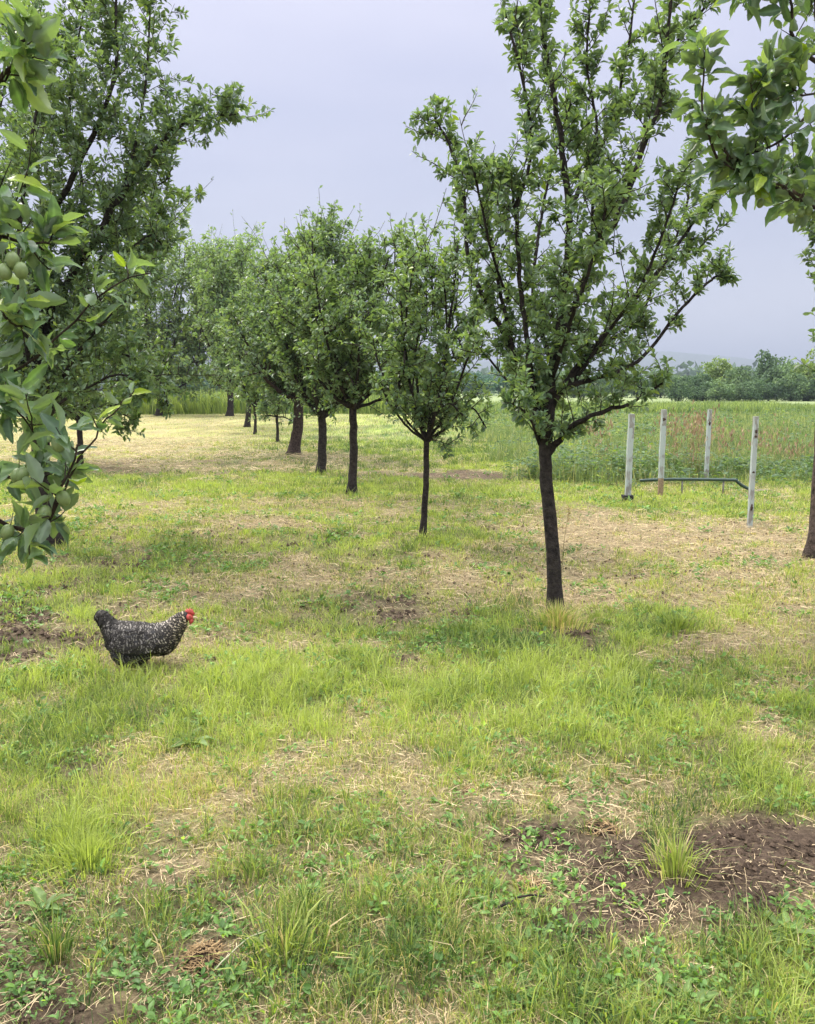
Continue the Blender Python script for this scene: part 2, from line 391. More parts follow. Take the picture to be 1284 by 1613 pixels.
# ------------------------------------------------------------ leaves
def leaf_template(kind):
    if kind == 'far':
        V = np.array([[0, 0, 0], [-.5, .5, .10], [0, .48, 0], [.5, .5, .10], [0, 1, -.02]])
        return V, None, np.array([[0, 2, 1], [0, 3, 2], [1, 2, 4], [2, 3, 4]])
    if kind == 'mid':
        V = np.array([[0, 0, 0], [-.40, .28, .10], [0, .28, 0], [.40, .28, .10], [-.44, .66, .10], [0, .66, 0], [.44, .66, .10], [0, 1, 0]])
        return V, np.array([[1, 2, 5, 4], [2, 3, 6, 5]]), np.array([[0, 2, 1], [0, 3, 2], [4, 5, 7], [5, 6, 7]])
    ny, nx = 12, 7; V = []
    for a in range(ny):
        t = a / (ny - 1); wv = (math.sin(math.pi * min(1, t * .97 + .015) ** .85) ** .75) * .5 * (1 - .15 * t) + .01
        for b in range(nx):
            u = b / (nx - 1) * 2 - 1; ed = (1 + .06 * (-1) ** a) if abs(u) > .9 else 1
            V.append([u * wv * ed, t, abs(u) ** 1.3 * .13 * math.sin(math.pi * t) + .025 * math.sin(t * 16 + u * 2) * abs(u)])
    q = [[a * nx + b, a * nx + b + 1, (a + 1) * nx + b + 1, (a + 1) * nx + b] for a in range(ny - 1) for b in range(nx - 1)]
    return np.array(V), np.array(q), None
LT = {k: leaf_template(k) for k in ('far', 'mid', 'near')}
def put_leaves(mb, p, d, nn, size, col, kind='mid', wr=.5, m=0, curl=None):
    V, q, t = LT[kind]; n = len(p); K = len(V)
    d = nrm(d); sd = nrm(np.cross(d, nn)); nn = np.cross(sd, d)
    curl = rng.normal(.18, .16, n) if curl is None else curl
    wr = wr * (1 + rng.normal(0, .1, n))
    vx = V[None, :, 0] * wr[:, None]; vy = np.repeat(V[None, :, 1], n, 0); vz = V[None, :, 2] * (wr * 2 * (.6 + .8 * rng.random(n)))[:, None] - curl[:, None] * vy ** 2
    if kind == 'near':
        tw = rng.normal(0, .5, n)[:, None] * vy; vx, vz = vx * np.cos(tw) - vz * np.sin(tw), vx * np.sin(tw) + vz * np.cos(tw)
    Wv = p[:, None] + size[:, None, None] * (vx[..., None] * sd[:, None] + vy[..., None] * d[:, None] + vz[..., None] * nn[:, None])
    off = np.arange(n)[:, None, None] * K
    cc = np.repeat(col[:, None], K, 1)
    if kind == 'near':
        u = np.abs(np.tile(np.linspace(-1, 1, 7), 12)); rib = (u < .1) * .45 + ((np.arange(84) // 7) % 2) * .10
        cc = cc * (1 + rib[None, :, None])
    mb.add(Wv.reshape(-1, 3), None if q is None else (q[None] + off).reshape(-1, 4), None if t is None else (t[None] + off).reshape(-1, 3), cc.reshape(-1, 3), m)

LD, LB = np.array([.066, .118, .072]), np.array([.165, .245, .118])
def leaf_cols(n, tone, yellow=.03):
    c = LD + (LB - LD) * np.clip(tone + rng.normal(0, .25, n), 0, 1.1)[:, None]
    c = c * (1 + rng.normal(0, .12, (n, 1)))
    ye = rng.random(n) < yellow; c = np.where(ye[:, None], np.array([.26, .34, .04]) * (.8 + .4 * rng.random((n, 1))), c)
    return np.clip(c, .01, .6)

def twigs_from(path, t0, t1, count, length, up=.35, along=.35, spread=1.0):
    """twig polylines leaving a limb path"""
    n = len(path); out = []
    T = nrm(np.gradient(path, axis=0))
    for _ in range(count):
        t = t0 + (t1 - t0) * (_ + random.random()) / count; k = t * (n - 1); i0 = min(int(k), n - 2); u = k - i0
        p = path[i0] * (1 - u) + path[i0 + 1] * u; tt = T[i0]
        r = rng.normal(0, 1, 3); r -= tt * r.dot(tt); r /= np.linalg.norm(r) + 1e-9
        d = tt * along + r * spread + np.array([0, 0, up]); d /= np.linalg.norm(d)
        Lh = length * (.35 + .85 * random.random()) * (1 - .3 * t)
        if random.random() < .10: Lh = length * random.uniform(1.3, 2.0); d = d + np.array([0, 0, .5]); d /= np.linalg.norm(d)
        pts = [p]; c = d
        for s in range(4):
            c = c + rng.normal(0, .13, 3) + np.array([0, 0, .06]); c /= np.linalg.norm(c); pts.append(pts[-1] + c * Lh / 4)
        out.append(np.array(pts))
    return out

def leafy(mb, twigs, size, per, tone, kind='mid', yellow=.03, wr=.5, start=.12, ros=3, twig_r=.003, m_leaf=0, m_twig=1, droop=.0, sides=4):
    ps = []; ds = []
    for tw in twigs:
        tube(mb, tw, np.linspace(twig_r, twig_r * .4, len(tw)), sides, (.05, .042, .03), m_twig, cap=False)
        n = len(tw); nn_ = max(2, int(per * (.7 + .6 * random.random())))
        ts = start + (1 - start) * (np.arange(nn_) + rng.random(nn_)) / nn_; ts = np.minimum(ts, .995)
        k = ts * (n - 1); i0 = k.astype(int); i0 = np.minimum(i0, n - 2); u = (k - i0)[:, None]
        p = tw[i0] * (1 - u) + tw[i0 + 1] * u; T = nrm(tw[i0 + 1] - tw[i0])
        long_ = np.linalg.norm(tw[-1] - tw[0]) > size * 8
        for r_ in range(1 if long_ and kind != 'near' else ros):
            r = rng.normal(0, 1, (nn_, 3)); r -= T * (r * T).sum(1, keepdims=True); r = nrm(r)
            d = nrm(T * (.15 + .7 * rng.random((nn_, 1))) + r * .9 + np.array([0, 0, .12 - droop]))
            kp = rng.random(nn_) < .85
            ps.append((p + d * size * .12)[kp]); ds.append(d[kp])
    p = np.concatenate(ps); d = np.concatenate(ds); n = len(p)
    nn = nrm(rng.normal(0, .95 if kind == 'near' else .55, (n, 3)) + np.array([0, 0, 1.0]))
    sz = size * np.clip(rng.normal(1, .22, n), .5, 1.6)
    cl = fbm(p[:, 0] + p[:, 2], p[:, 1] * .7 + p[:, 2], 2.2, 91)
    put_leaves(mb, p, d, nn, sz, leaf_cols(n, tone + (cl - .5) * .7, yellow), kind, wr, m_leaf)
    return p

BARK = np.array([.034, .028, .025])
def make_tree(label, base, trunk_pts, tr, limbs, cat='plum tree', group=None, name='plum_tree', leaf=.058, kind='mid', tone=.4,
              twig_len=.38, dens=1.0, per=8, yellow=.03, tip=.006, tree_col=BARK, wr=.5, ros=3, crown_up=.35, sub=True):
    """limbs: list of (world points, radius at base)"""
    root = empty(name, base, label, cat, group)
    mb = MB(); tp = smooth_path(trunk_pts, 14, tr * .05)
    f = np.linspace(0, 1, 14); rad = tr * (1 + .6 * np.exp(-f * 11) - .15 * f)
    tp = np.vstack([tp, tp[-1] + (tp[-1] - tp[-2]) * .25, tp[-1] + (tp[-1] - tp[-2]) * .45]); rad = np.append(rad, [rad[-1] * .8, rad[-1] * .3])
    tube(mb, tp, rad, 14, tree_col, 0, jit=.12)
    mb.build('trunk', M_bark, root, base)
    crown = MB()
    for pts, r0 in limbs:
        n = max(10, len(pts) * 5); pth = smooth_path(pts, n, r0 * .13)
        lb = MB(); tube(lb, pth, np.linspace(r0, tip, n) * (1 + .35 * np.exp(-np.linspace(0, 1, n) * 12)), 8, tree_col * .9, 0, jit=.2)
        lb.build('limb', M_bark, root, base)
        Ln = np.linalg.norm(np.diff(pth, axis=0), axis=1).sum()
        tws = twigs_from(pth, .12, 1, max(2, int(Ln * 9 * dens)), twig_len, crown_up)
        tws.append(pth[-4:])
        if r0 > tip * 1.6: tws += twigs_from(pth, .03, .3, max(2, int(Ln * 1.6 * dens)), twig_len * 1.1, .25)
        if sub:
            for tw in list(tws):
                if random.random() < .55: tws += twigs_from(tw, .3, .9, 2, twig_len * .5, .2)
        leafy(crown, tws, leaf, per, tone, kind, yellow, wr, ros=ros, twig_r=tip * .6)
    crown.build('crown', [M_leaf, M_bark], root, base)
    return root

def on_ground(px, py):
    b = G(px, py); b[2] = gz(b[0], b[1]) - .02; return b
def px_limb(pts, Y0, r):
    """(px,py,dY) list -> world points"""
    return (np.array([P(a, b, Y0 + c) for a, b, c in pts]), r)

# main tree ------------------------------------------------------------
b = on_ground(876, 968); Y0 = b[1]
# where the trunk meets the ground behind the tuft
trunk = [b, P(870, 860, Y0), P(861, 760, Y0), P(858, 688, Y0)]
LM = [
 ([(858, 695, 0), (868, 600, .0), (882, 520, .02), (893, 420, 0), (896, 330, -.05), (885, 230, -.1), (868, 120, -.1), (850, 20, -.1), (842, -80, -.1)], .034),
 ([(856, 690, 0), (838, 600, -.1), (828, 520, -.2), (818, 430, -.3), (812, 330, -.4), (800, 265, -.45)], .022),
 ([(854, 692, 0), (806, 550, .15), (762, 470, .25), (737, 400, .3), (730, 300, .35), (706, 225, .4), (684, 182, .4)], .02),
 ([(866, 640, 0), (902, 590, .1), (942, 540, .15), (1000, 470, .2), (1050, 410, .25), (1100, 340, .3), (1150, 285, .3)], .024),
 ([(876, 565, 0), (925, 430, -.1), (978, 330, -.25), (1010, 240, -.3), (1040, 160, -.35), (1052, 60, -.4), (1062, -60, -.4)], .022),
 ([(862, 715, 0), (884, 690, -.02), (905, 668, -.1), (950, 648, -.2), (1000, 632, -.25), (1050, 600, -.3)], .022),
 ([(886, 610, .05), (950, 592, .15), (1010, 565, .3), (1062, 500, .35), (1110, 450, .4), (1140, 428, .4)], .016),
 ([(856, 690, 0), (818, 580, .1), (786, 450, .15), (770, 350, .1), (762, 270, .1)], .014),
 ([(800, 470, .1), (775, 400, -.2), (760, 330, -.3), (745, 260, -.3)], .008),
 ([(905, 600, .1), (960, 520, .0), (1010, 450, -.1), (1050, 350, -.2), (1075, 270, -.2)], .012),
 ([(930, 420, 0), (935, 300, .1), (940, 200, .1), (925, 100, .1), (930, 0, .1)], .010),
 ([(1050, 410, .25), (1090, 400, .3), (1120, 370, .3)], .007),
 ([(850, 700, 0), (835, 660, -.2), (815, 640, -.35), (800, 635, -.4)], .008),
 ([(812, 335, -.4), (838, 230, -.4), (822, 120, -.42), (795, 20, -.4)], .010),
 ([(896, 335, 0), (930, 260, .1), (960, 200, .2), (985, 100, .2), (1005, -40, .2)], .013),
 ([(1008, 245, -.3), (1030, 130, -.1), (1070, 60, 0), (1120, 0, 0), (1150, -60, 0)], .010),
 ([(872, 580, 0), (840, 470, .35), (850, 360, .6), (870, 260, .7), (900, 160, .75)], .014),
 ([(868, 600, 0), (900, 500, -.4), (930, 420, -.55), (950, 350, -.7), (960, 290, -.75)], .012),
 ([(940, 545, .15), (1000, 510, .4), (1030, 450, .6), (1080, 330, .7), (1090, 230, .7)], .011),
 ([(856, 690, 0), (838, 640, .2), (800, 600, .5), (765, 560, .6), (740, 540, .7)], .011),
]
make_tree('nearest plum tree with bare dark trunk, forked limbs and tall open crown right of centre', b, trunk, .043,
          [px_limb(p_, Y0, r_) for p_, r_ in LM], leaf=.041, dens=2.2, per=13, tone=.6, twig_len=.23, ros=2, wr=.46, crown_up=.5, group='plum trees of the orchard')
# big left tree ----------------------------------------------------------
b = on_ground(80, 862); Y0 = b[1]
LL = [
 ([(66, 690, 0), (62, 600, 0), (80, 500, -.1), (118, 425, -.2), (150, 380, -.3), (190, 305, -.35), (225, 265, -.4), (262, 215, -.4), (300, 190, -.4), (372, 180, -.4)], .06),
 ([(64, 640, 0), (60, 480, -.2), (72, 360, -.3), (112, 285, -.35), (142, 220, -.4), (165, 170, -.4), (184, 100, -.4), (182, 20, -.4), (185, -50, -.4)], .045),
 ([(66, 680, 0), (110, 590, .2), (150, 560, .4), (200, 560, .6), (250, 600, .6), (268, 650, .6)], .03),
 ([(66, 660, 0), (30, 560, 0), (-20, 440, 0), (-40, 320, 0), (-30, 200, 0)], .04),
 ([(64, 640, 0), (40, 520, -.4), (30, 400, -.6), (40, 280, -.6), (60, 160, -.6), (80, 60, -.6)], .035),
 ([(70, 600, 0), (140, 500, .4), (190, 440, .6), (230, 380, .6), (262, 330, .5)], .03),
 ([(68, 650, 0), (120, 560, -.5), (170, 500, -.8), (215, 460, -.9)], .025),
 ([(66, 690, 0), (20, 620, -.4), (-30, 560, -.5), (-80, 500, -.6)], .03),
 ([(120, 425, -.2), (130, 300, .2), (110, 180, .4), (120, 80, .4), (140, -20, .4)], .022),
 ([(190, 305, -.35), (215, 220, -.2), (230, 130, -.1), (235, 40, 0), (240, -30, 0)], .016),
 ([(66, 690, 0), (110, 650, .4), (150, 640, .7), (190, 650, .8), (215, 665, .8)], .018),
 ([(70, 560, 0), (130, 470, .1), (170, 380, .2), (200, 320, .2), (235, 300, .2), (268, 280, .2)], .02),
 ([(64, 640, 0), (110, 540, -.2), (160, 470, -.4), (200, 400, -.4), (240, 370, -.4), (262, 400, -.4)], .02),
 ([(72, 360, -.3), (60, 260, 0), (70, 170, .2), (60, 90, .2), (75, 40, .2)], .02),
 ([(66, 690, 0), (90, 640, -.5), (140, 610, -.7), (190, 590, -.8), (235, 620, -.8)], .018),
 ([(64, 640, 0), (20, 500, .5), (0, 400, .8), (10, 300, .9)], .02),
 ([(60, 480, -.2), (0, 380, .3), (-10, 260, .4), (10, 120, .5), (30, 30, .4)], .025),
]
make_tree('large leafy plum tree filling the left side, one branch reaching right into the sky', b,
          [b, P(70, 800, Y0), P(64, 740, Y0), P(64, 670, Y0)], .085, [px_limb(p_, Y0, r_ * .78) for p_, r_ in LL],
          leaf=.052, dens=2.2, per=12, tone=.52, twig_len=.44, wr=.43, crown_up=.45, group='plum trees of the orchard')

def vase(b, fork, env, nl, r0, n2=2, tier=.0):
    """limbs that fill an envelope env=(cx,cy,rx,z0,z1)"""
    cx, cy, rx, z0, z1 = env; out = []
    for i in range(nl):
        a = i / nl * 6.283 * 1.0 + random.random() * .8; t = .25 + .75 * ((i * .618) % 1)
        rr = rx * (.5 + .5 * math.sin(math.pi * min(1, t * .7 + .12))) * random.uniform(.5, 1.08)
        if t > .9: rr *= .7
        tip = np.array([cx + math.cos(a) * rr, cy + math.sin(a) * rr, z0 + (z1 - z0) * t * (.9 + .15 * random.random())])
        m1 = fork + (tip - fork) * .3 + np.array([math.cos(a) * rr * .12, math.sin(a) * rr * .12, 0]); m1[2] = fork[2] + (tip[2] - fork[2]) * .22
        m2 = fork + (tip - fork) * .68 + np.array([math.cos(a), math.sin(a), 0]) * rr * .15
        out.append((np.array([fork - np.array([0, 0, .03]), m1, m2, tip]), r0 * (.5 + .3 * random.random())))
        for k in range(n2):
            a2 = a + random.uniform(-1.2, 1.2); s = m1 + (m2 - m1) * random.random()
            rr2 = rx * random.uniform(.45, .98); zt = z0 + (z1 - z0) * random.uniform(.05, .92)
            if zt < s[2] - .15 * (z1 - z0): zt = s[2] - .1 * (z1 - z0)
            tp = np.array([cx + math.cos(a2) * rr2, cy + math.sin(a2) * rr2, zt])
            out.append((np.array([s, (s + tp) / 2 + np.array([0, 0, .06 * (z1 - z0)]), tp]), r0 * .3))
    for k in range(7):
        a = random.random() * 6.28; rr = rx * random.uniform(.05, .6); z = z0 + (z1 - z0) * random.uniform(.7, .85)
        p = np.array([cx + math.cos(a) * rr, cy + math.sin(a) * rr, z]); q = p + np.array([random.uniform(-.1, .1) * rx, 0, (z1 - z0) * random.uniform(.12, .26)])
        out.append((np.array([p - (p - fork) * .3, p, q]), r0 * .15))
    return out
def row_tree(label, px, py, fpx, fpy, L_, R_, top, bot, tw_px, nl=8, dist=None, **kw):
    b = on_ground(px, py) if dist is None else None
    Y0 = b[1]; fork = P(fpx, fpy, Y0)
    lo, hi = P((L_ + R_) / 2, bot, Y0), P((L_ + R_) / 2, top + 48 + 180 / Y0, Y0); rx = (R_ - L_) / 2 / F * Y0
    tr = tw_px * .8 / 2 / F * Y0
    mid = (b + fork) / 2 + np.array([tr * .3, 0, 0])
    lim = vase(b, fork, (lo[0], b[1], rx, lo[2], hi[2]), nl, tr * .75)
    kw.setdefault('tip', .006 + Y0 * .0003)
    return make_tree(label, b, [b, mid, fork], tr, lim, group='plum trees of the orchard', **kw)
row_tree('slender young plum tree left of the nearest one, trunk leaning right', 666, 850, 672, 690, 578, 785, 322, 690, 13, nl=10, leaf=.048, dens=1.15, twig_len=.36, ros=2, per=11, tone=.65, crown_up=.5, yellow=.05)
row_tree('plum tree with straight trunk, third along the row from the right', 554, 780, 556, 640, 440, 680, 320, 670, 17, nl=10, leaf=.058, dens=1.4, twig_len=.46, tone=.75, crown_up=.5, yellow=.04, kind='mid', per=8)
row_tree('plum tree whose stout dark trunk forks in three low arms', 505, 746, 507, 655, 410, 605, 300, 640, 18, nl=10, leaf=.068, dens=1.2, twig_len=.52, tone=.75, crown_up=.5, kind='far', per=8)
row_tree('old plum tree with thick leaning reddish split trunk', 462, 716, 471, 630, 375, 540, 360, 640, 22, nl=9, leaf=.10, dens=1.0, twig_len=.7, tone=.5, kind='far', per=8, tree_col=np.array([.05, .036, .03]))
row_tree('small thin plum sapling between the leaning old trunk and the thinner row trees', 437, 697, 436, 655, 405, 462, 560, 680, 6, nl=4, leaf=.09, dens=.5, twig_len=.35, tone=.4, kind='far', per=6, tree_col=BARK)
row_tree('young plum tree with a pole-thin straight trunk, light green crown', 402, 684, 401, 640, 360, 455, 400, 650, 6, nl=8, leaf=.11, dens=.75, twig_len=.8, tone=1.0, kind='far', per=8)
row_tree('plum tree with medium trunk just left of the pole-thin one', 389, 672, 391, 625, 320, 430, 350, 640, 11, nl=8, leaf=.13, dens=.6, twig_len=1.0, tone=.8, kind='far', per=8)
row_tree('distant broad plum tree at the mown edge, pale airy crown against the sky', 362, 655, 362, 615, 270, 430, 330, 630, 13, nl=9, leaf=.19, dens=.45, twig_len=1.5, tone=1.2, kind='far', per=8, yellow=.1)
row_tree('distant olive-green tree half hidden behind the large left tree', 250, 655, 252, 620, 190, 335, 345, 640, 13, nl=9, leaf=.19, dens=.42, twig_len=1.5, tone=1.0, kind='far', per=8, yellow=.15)
row_tree('plum tree in the far row seen through the left crown', 126, 736, 124, 660, 20, 210, 420, 660, 12, nl=7, leaf=.09, dens=1., twig_len=.6, tone=.4, kind='far', per=7)
# right edge tree
b = on_ground(1287, 880); Y0 = b[1]
LR = [([(1303, 640, 0), (1316, 480, .1), (1300, 345, 0), (1272, 315, -.3), (1225, 290, -.5), (1180, 275, -.6)], .04),
      ([(1303, 640, 0), (1340, 480, .2), (1390, 340, .3), (1420, 200, .3)], .04),
      ([(1300, 480, .1), (1320, 330, .3), (1310, 200, .3), (1290, 60, .3), (1280, -40, .3)], .03),
      ([(1303, 650, 0), (1360, 560, -.4), (1430, 480, -.6)], .03),
      ([(1290, 345, 0), (1240, 300, .1), (1225, 200, .1), (1230, 90, .1)], .012),
      ([(1320, 330, .3), (1380, 180, 0), (1390, 60, 0)], .02)]
make_tree('plum tree at the right edge, thick brown trunk cut by the frame', b, [b, P(1294, 770, Y0), P(1303, 625, Y0)], .08,
          [px_limb(p_, Y0, r_) for p_, r_ in LR], leaf=.055, dens=1.5, per=8, tone=.4, twig_len=.3, group='plum trees of the orchard', tree_col=np.array([.085, .065, .055]))

# ------------------------------------------------------------ near trees whose branches reach into the frame
def near_tree(label, base, fork, tr, limbs, branches, plums, n_in):
    root = empty('plum_tree', base, label, 'plum tree', 'plum trees of the orchard')
    mb = MB(); tp = smooth_path([base, (np.array(base) + fork) / 2 + [.03, 0, 0], fork], 12, .004)
    f = np.linspace(0, 1, 12); rr_ = tr * (1 + .6 * np.exp(-f * 9)); tp = np.vstack([tp, tp[-1] + (tp[-1] - tp[-2]) * .5]); rr_ = np.append(rr_, tr * .45); tube(mb, tp, rr_, 14, BARK, jit=.12); mb.build('trunk', M_bark, root, base)
    crown = MB(); tws = []
    for li_, pts in enumerate(limbs):
        pth = smooth_path(pts, 18, .006); lb = MB(); tube(lb, pth, np.linspace(tr * .62, .009, 18), 8, BARK, jit=.15); lb.build('limb', M_bark, root, base)
        tt = twigs_from(pth, .12, 1 if li_ >= n_in else .55, 26, .30); leafy(crown, tt, .055, 9, .5, 'mid', ros=2)
    for pts, r, cnt, ln, lf in branches:
        pth = smooth_path(pts, 16, .002); lb = MB(); tube(lb, pth, np.linspace(r, r * .35, 16), 8, BARK * np.array([1.25, 1.1, .9]), jit=.1); lb.build('limb', M_bark, root, base)
        tw = twigs_from(pth, .1, .98, cnt, ln, .15)
        leafy(crown, tw + [pth[6:]], lf, 5, .35, 'near', .08, .45, ros=2, twig_r=.0018, sides=5, droop=.12)
    crown.build('crown', [M_leaf, M_bark], root, base)
    pm = None
    for p in plums:
        if pm is None:
            mb = MB(); V = []; n1, n2 = 12, 10
            for a in range(n1 + 1):
                th = math.pi * a / n1
                for c in range(n2):
                    ph = c / n2 * 6.283; rr = math.sin(th) * (.0115 - .0012 * math.exp(-((ph - 3.1) / .35) ** 2)); V.append((rr * math.cos(ph), rr * math.sin(ph), .0145 * math.cos(th) - (.0015 if a == 0 else 0)))
            q = [(a * n2 + c, a * n2 + (c + 1) % n2, (a + 1) * n2 + (c + 1) % n2, (a + 1) * n2 + c) for a in range(n1) for c in range(n2)]
            mb.add(V, q, None, (.16, .22, .08)); tube(mb, [(0, 0, .013), (.001, 0, .024), (.004, .001, .036)], .0008, 5, (.13, .16, .06))
            o = mb.build('plum', M_plum, root); pm = o
        else:
            o = pm.copy(); C.objects.link(o); o.parent = root
        o.location = Vector(np.array(p) - np.array(base)); o.rotation_euler = (random.uniform(-.4, .4), random.uniform(-.4, .4), random.random() * 6)
    return root
M_plum = mat('plum_skin', .4, .45, noise=(120, .85, 1.15))
def LP(pts): return [P(a, b_, y) for a, b_, y in pts]
base = np.array([-1.75, 1.35, gz(-1.75, 1.35) - .02]); fork = np.array([-1.68, 1.4, .75])
limbs = [[fork, (-1.4, 1.4, 1.0), P(-260, 760, 1.45), P(-120, 850, 1.45)],
         [fork, (-1.5, 1.4, 1.3), (-1.25, 1.45, 1.6), P(-170, 420, 1.5), P(-90, 330, 1.5)],
         [fork, (-1.6, 1.35, 1.5), (-1.35, 1.4, 2.0), P(-200, 150, 1.5), P(-90, 150, 1.5)],
         [fork, (-1.9, 1.2, 1.5), (-2.1, 1.1, 2.2), (-2.2, 1.0, 2.8)], [fork, (-1.9, 1.7, 1.4), (-2.2, 2.0, 2.0), (-2.3, 2.2, 2.6)]]
br = [(LP([(-120, 810, 1.45), (-20, 812, 1.45), (30, 832, 1.45), (70, 826, 1.42), (98, 770, 1.42), (122, 700, 1.4)]), .0045, 12, .09, 0.048),
      (LP([(-110, 800, 1.45), (-20, 752, 1.5), (50, 757, 1.5), (110, 735, 1.5)]), .003, 6, .07, 0.045),
      (LP([(75, 826, 1.42), (120, 735, 1.44), (170, 660, 1.46), (212, 615, 1.48)]), .0025, 2, .05, 0.036),
      (LP([(-90, 330, 1.5), (-30, 360, 1.5), (30, 380, 1.5), (80, 385, 1.5)]), .005, 12, .09, 0.048),
      (LP([(-120, 600, 1.5), (-20, 600, 1.5), (60, 560, 1.5), (140, 480, 1.52), (190, 445, 1.55), (238, 430, 1.55)]), .003, 5, .06, 0.040),
      (LP([(-90, 345, 1.5), (-40, 440, 1.45), (10, 500, 1.45), (60, 520, 1.45)]), .0035, 9, .08, 0.049),
      (LP([(-90, 150, 1.5), (-20, 140, 1.45), (12, 110, 1.42), (35, 70, 1.42), (30, 20, 1.42)]), .005, 6, .06, 0.049),
      (LP([(-10, 135, 1.44), (40, 95, 1.42), (75, 95, 1.42)]), .002, 2, .04, 0.043),
      (LP([(-120, 640, 1.5), (-40, 620, 1.45), (20, 640, 1.45), (60, 690, 1.45)]), .003, 8, .08, 0.045)]
pl = [P(x_, y_, d_) for x_, y_, d_ in [(8, 428, 1.42), (20, 410, 1.42), (33, 426, 1.42), (28, 750, 1.44), (36, 748, 1.43), (100, 785, 1.41), (70, 808, 1.41), (66, 830, 1.41), (92, 700, 1.41), (12, 838, 1.41)]]
near_tree('close plum branches with large leaves and green plums entering from the left edge', base, fork, .06, limbs, br, pl, 3)
base = np.array([2.35, 2.35, gz(2.35, 2.35) - .02]); fork = np.array([2.3, 2.4, .95])
limbs = [[fork, (2.1, 2.5, 1.5), (1.75, 2.6, 2.0), P(1340, 320, 2.7), P(1290, 100, 2.7)],
         [fork, (2.2, 2.5, 1.6), (1.8, 2.6, 2.1), P(1390, 350, 2.7), P(1330, 350, 2.65)],
         [fork, (2.5, 2.4, 1.6), (2.7, 2.3, 2.4), (2.8, 2.2, 3.0)], [fork, (2.5, 2.0, 1.5), (2.8, 1.7, 2.1)], [fork, (2.5, 2.8, 1.6), (2.6, 3.2, 2.3)]]
br = [(LP([(1330, 350, 2.65), (1270, 320, 2.6), (1230, 298, 2.6), (1190, 285, 2.6), (1140, 255, 2.6)]), .007, 18, .12, .06),
      (LP([(1290, 160, 2.7), (1240, 215, 2.6), (1190, 240, 2.6), (1150, 250, 2.6)]), .005, 14, .12, .062),
      (LP([(1192, 285, 2.6), (1188, 190, 2.6), (1180, 120, 2.6)]), .004, 11, .12, .062),
      (LP([(1130, 250, 2.6), (1108, 180, 2.6), (1110, 100, 2.6), (1108, 70, 2.6)]), .004, 11, .1, .06),
      (LP([(1150, 255, 2.6), (1122, 180, 2.6)]), .004, 3, .1, .06),
      (LP([(1290, 100, 2.7), (1252, 70, 2.6), (1248, 10, 2.6), (1245, -50, 2.6)]), .007, 9, .12, .065),
      (LP([(1300, 140, 2.7), (1265, 150, 2.6), (1240, 130, 2.6), (1200, 110, 2.6)]), .004, 8, .12, .064),
      (LP([(1290, 0, 2.7), (1240, -30, 2.6), (1190, -20, 2.6), (1170, 10, 2.6)]), .004, 5, .1, .062)]
pl = [P(x_, y_, 2.58) for x_, y_ in [(1247, 345), (1262, 335), (1198, 320), (1126, 168), (1128, 190), (1182, 122), (1226, 85), (1285, 338), (1274, 332), (1240, 95), (1127, 205), (1250, 130)]]
near_tree('close plum branch with small green plums hanging into the top right corner', base, fork, .07, limbs, br, pl, 2)

# ------------------------------------------------------------ broad-leaved weeds
def rosettes(mb, x, y, n_lo, n_hi, size, tone, upr=.5, z0=.0):
    nb = rng.integers(n_lo, n_hi, len(x)); idx = np.repeat(np.arange(len(x)), nb); n = len(idx)
    a = rng.random(n) * 6.283; d = np.stack([np.cos(a), np.sin(a), rng.random(n) * 2 * upr], 1)
    s = size[idx] * (.6 + .7 * rng.random(n))
    p = np.stack([x[idx], y[idx], height(x[idx], y[idx]) + z0 + rng.random(n) * size[idx] * 1.1], 1) + d * (s * .35)[:, None] * rng.random((n, 1))
    nn = nrm(rng.normal(0, .4, (n, 3)) + np.array([0, 0, 1.]))
    put_leaves(mb, p, d, nn, s, leaf_cols(n, tone[idx], .03) * np.array([1.05, 1.25, .55]), 'mid', .55)
mb = MB(); NW = 90000
x, y = sample_xy(NW, 1.2, 14, -.55); g, h, br, s_, so_, wd = fields(x, y)
kp = rng.random(NW) < wd ** 1.4; x, y, br, wd = x[kp], y[kp], br[kp], wd[kp]
sz = (.009 + .016 * rng.random(len(x)) ** 2) * np.clip(y / 3, .9, 3) ** .6
rosettes(mb, x, y, 4, 9, sz, .35 + br * .5)
tag(mb.build('weeds', M_weed), 'low broad-leaved weeds and clover among the grass', 'weeds', kind='stuff')

# clods of bare earth
mb = MB(); NC = 130000
x, y = sample_xy(NC, 1.2, 9, -.4); g, h, br, s_, so_, wd = fields(x, y)
kp = rng.random(NC) < np.clip((so_ - .3) * 1.4, .10, 1) ; x, y, so_ = x[kp], y[kp], so_[kp]; n = len(x)
ico = np.array([[1, 0, 0], [-1, 0, 0], [0, 1, 0], [0, -1, 0], [0, 0, 1], [0, 0, -1]], float)
ext = nrm(np.array([[a, b_, c] for a in (-1, 1) for b_ in (-1, 1) for c in (-1, 1)], float)) * 1.05
T6 = np.array([[4, 0, 2], [4, 2, 1], [4, 1, 3], [4, 3, 0], [5, 2, 0], [5, 1, 2], [5, 3, 1], [5, 0, 3]])
r = (.002 + .011 * rng.random(n) ** 3 * np.clip(so_ * 1.5, .3, 1)) * np.clip(y / 3, .9, 2)
V = ico[None] * r[:, None, None] * (.7 + .6 * rng.random((n, 6, 1))) + np.stack([x, y, height(x, y) + r * .5 + .004], 1)[:, None]
t = (T6[None] + np.arange(n)[:, None, None] * 6).reshape(-1, 3)
mb.add(V.reshape(-1, 3), None, t, np.repeat(GC['soil'] * (.7 + .7 * rng.random((n, 1))), 6, 0))
tag(mb.build('soil_clods', M_soil, smooth=False), 'crumbly brown clods of bare dug earth', 'soil', kind='stuff')

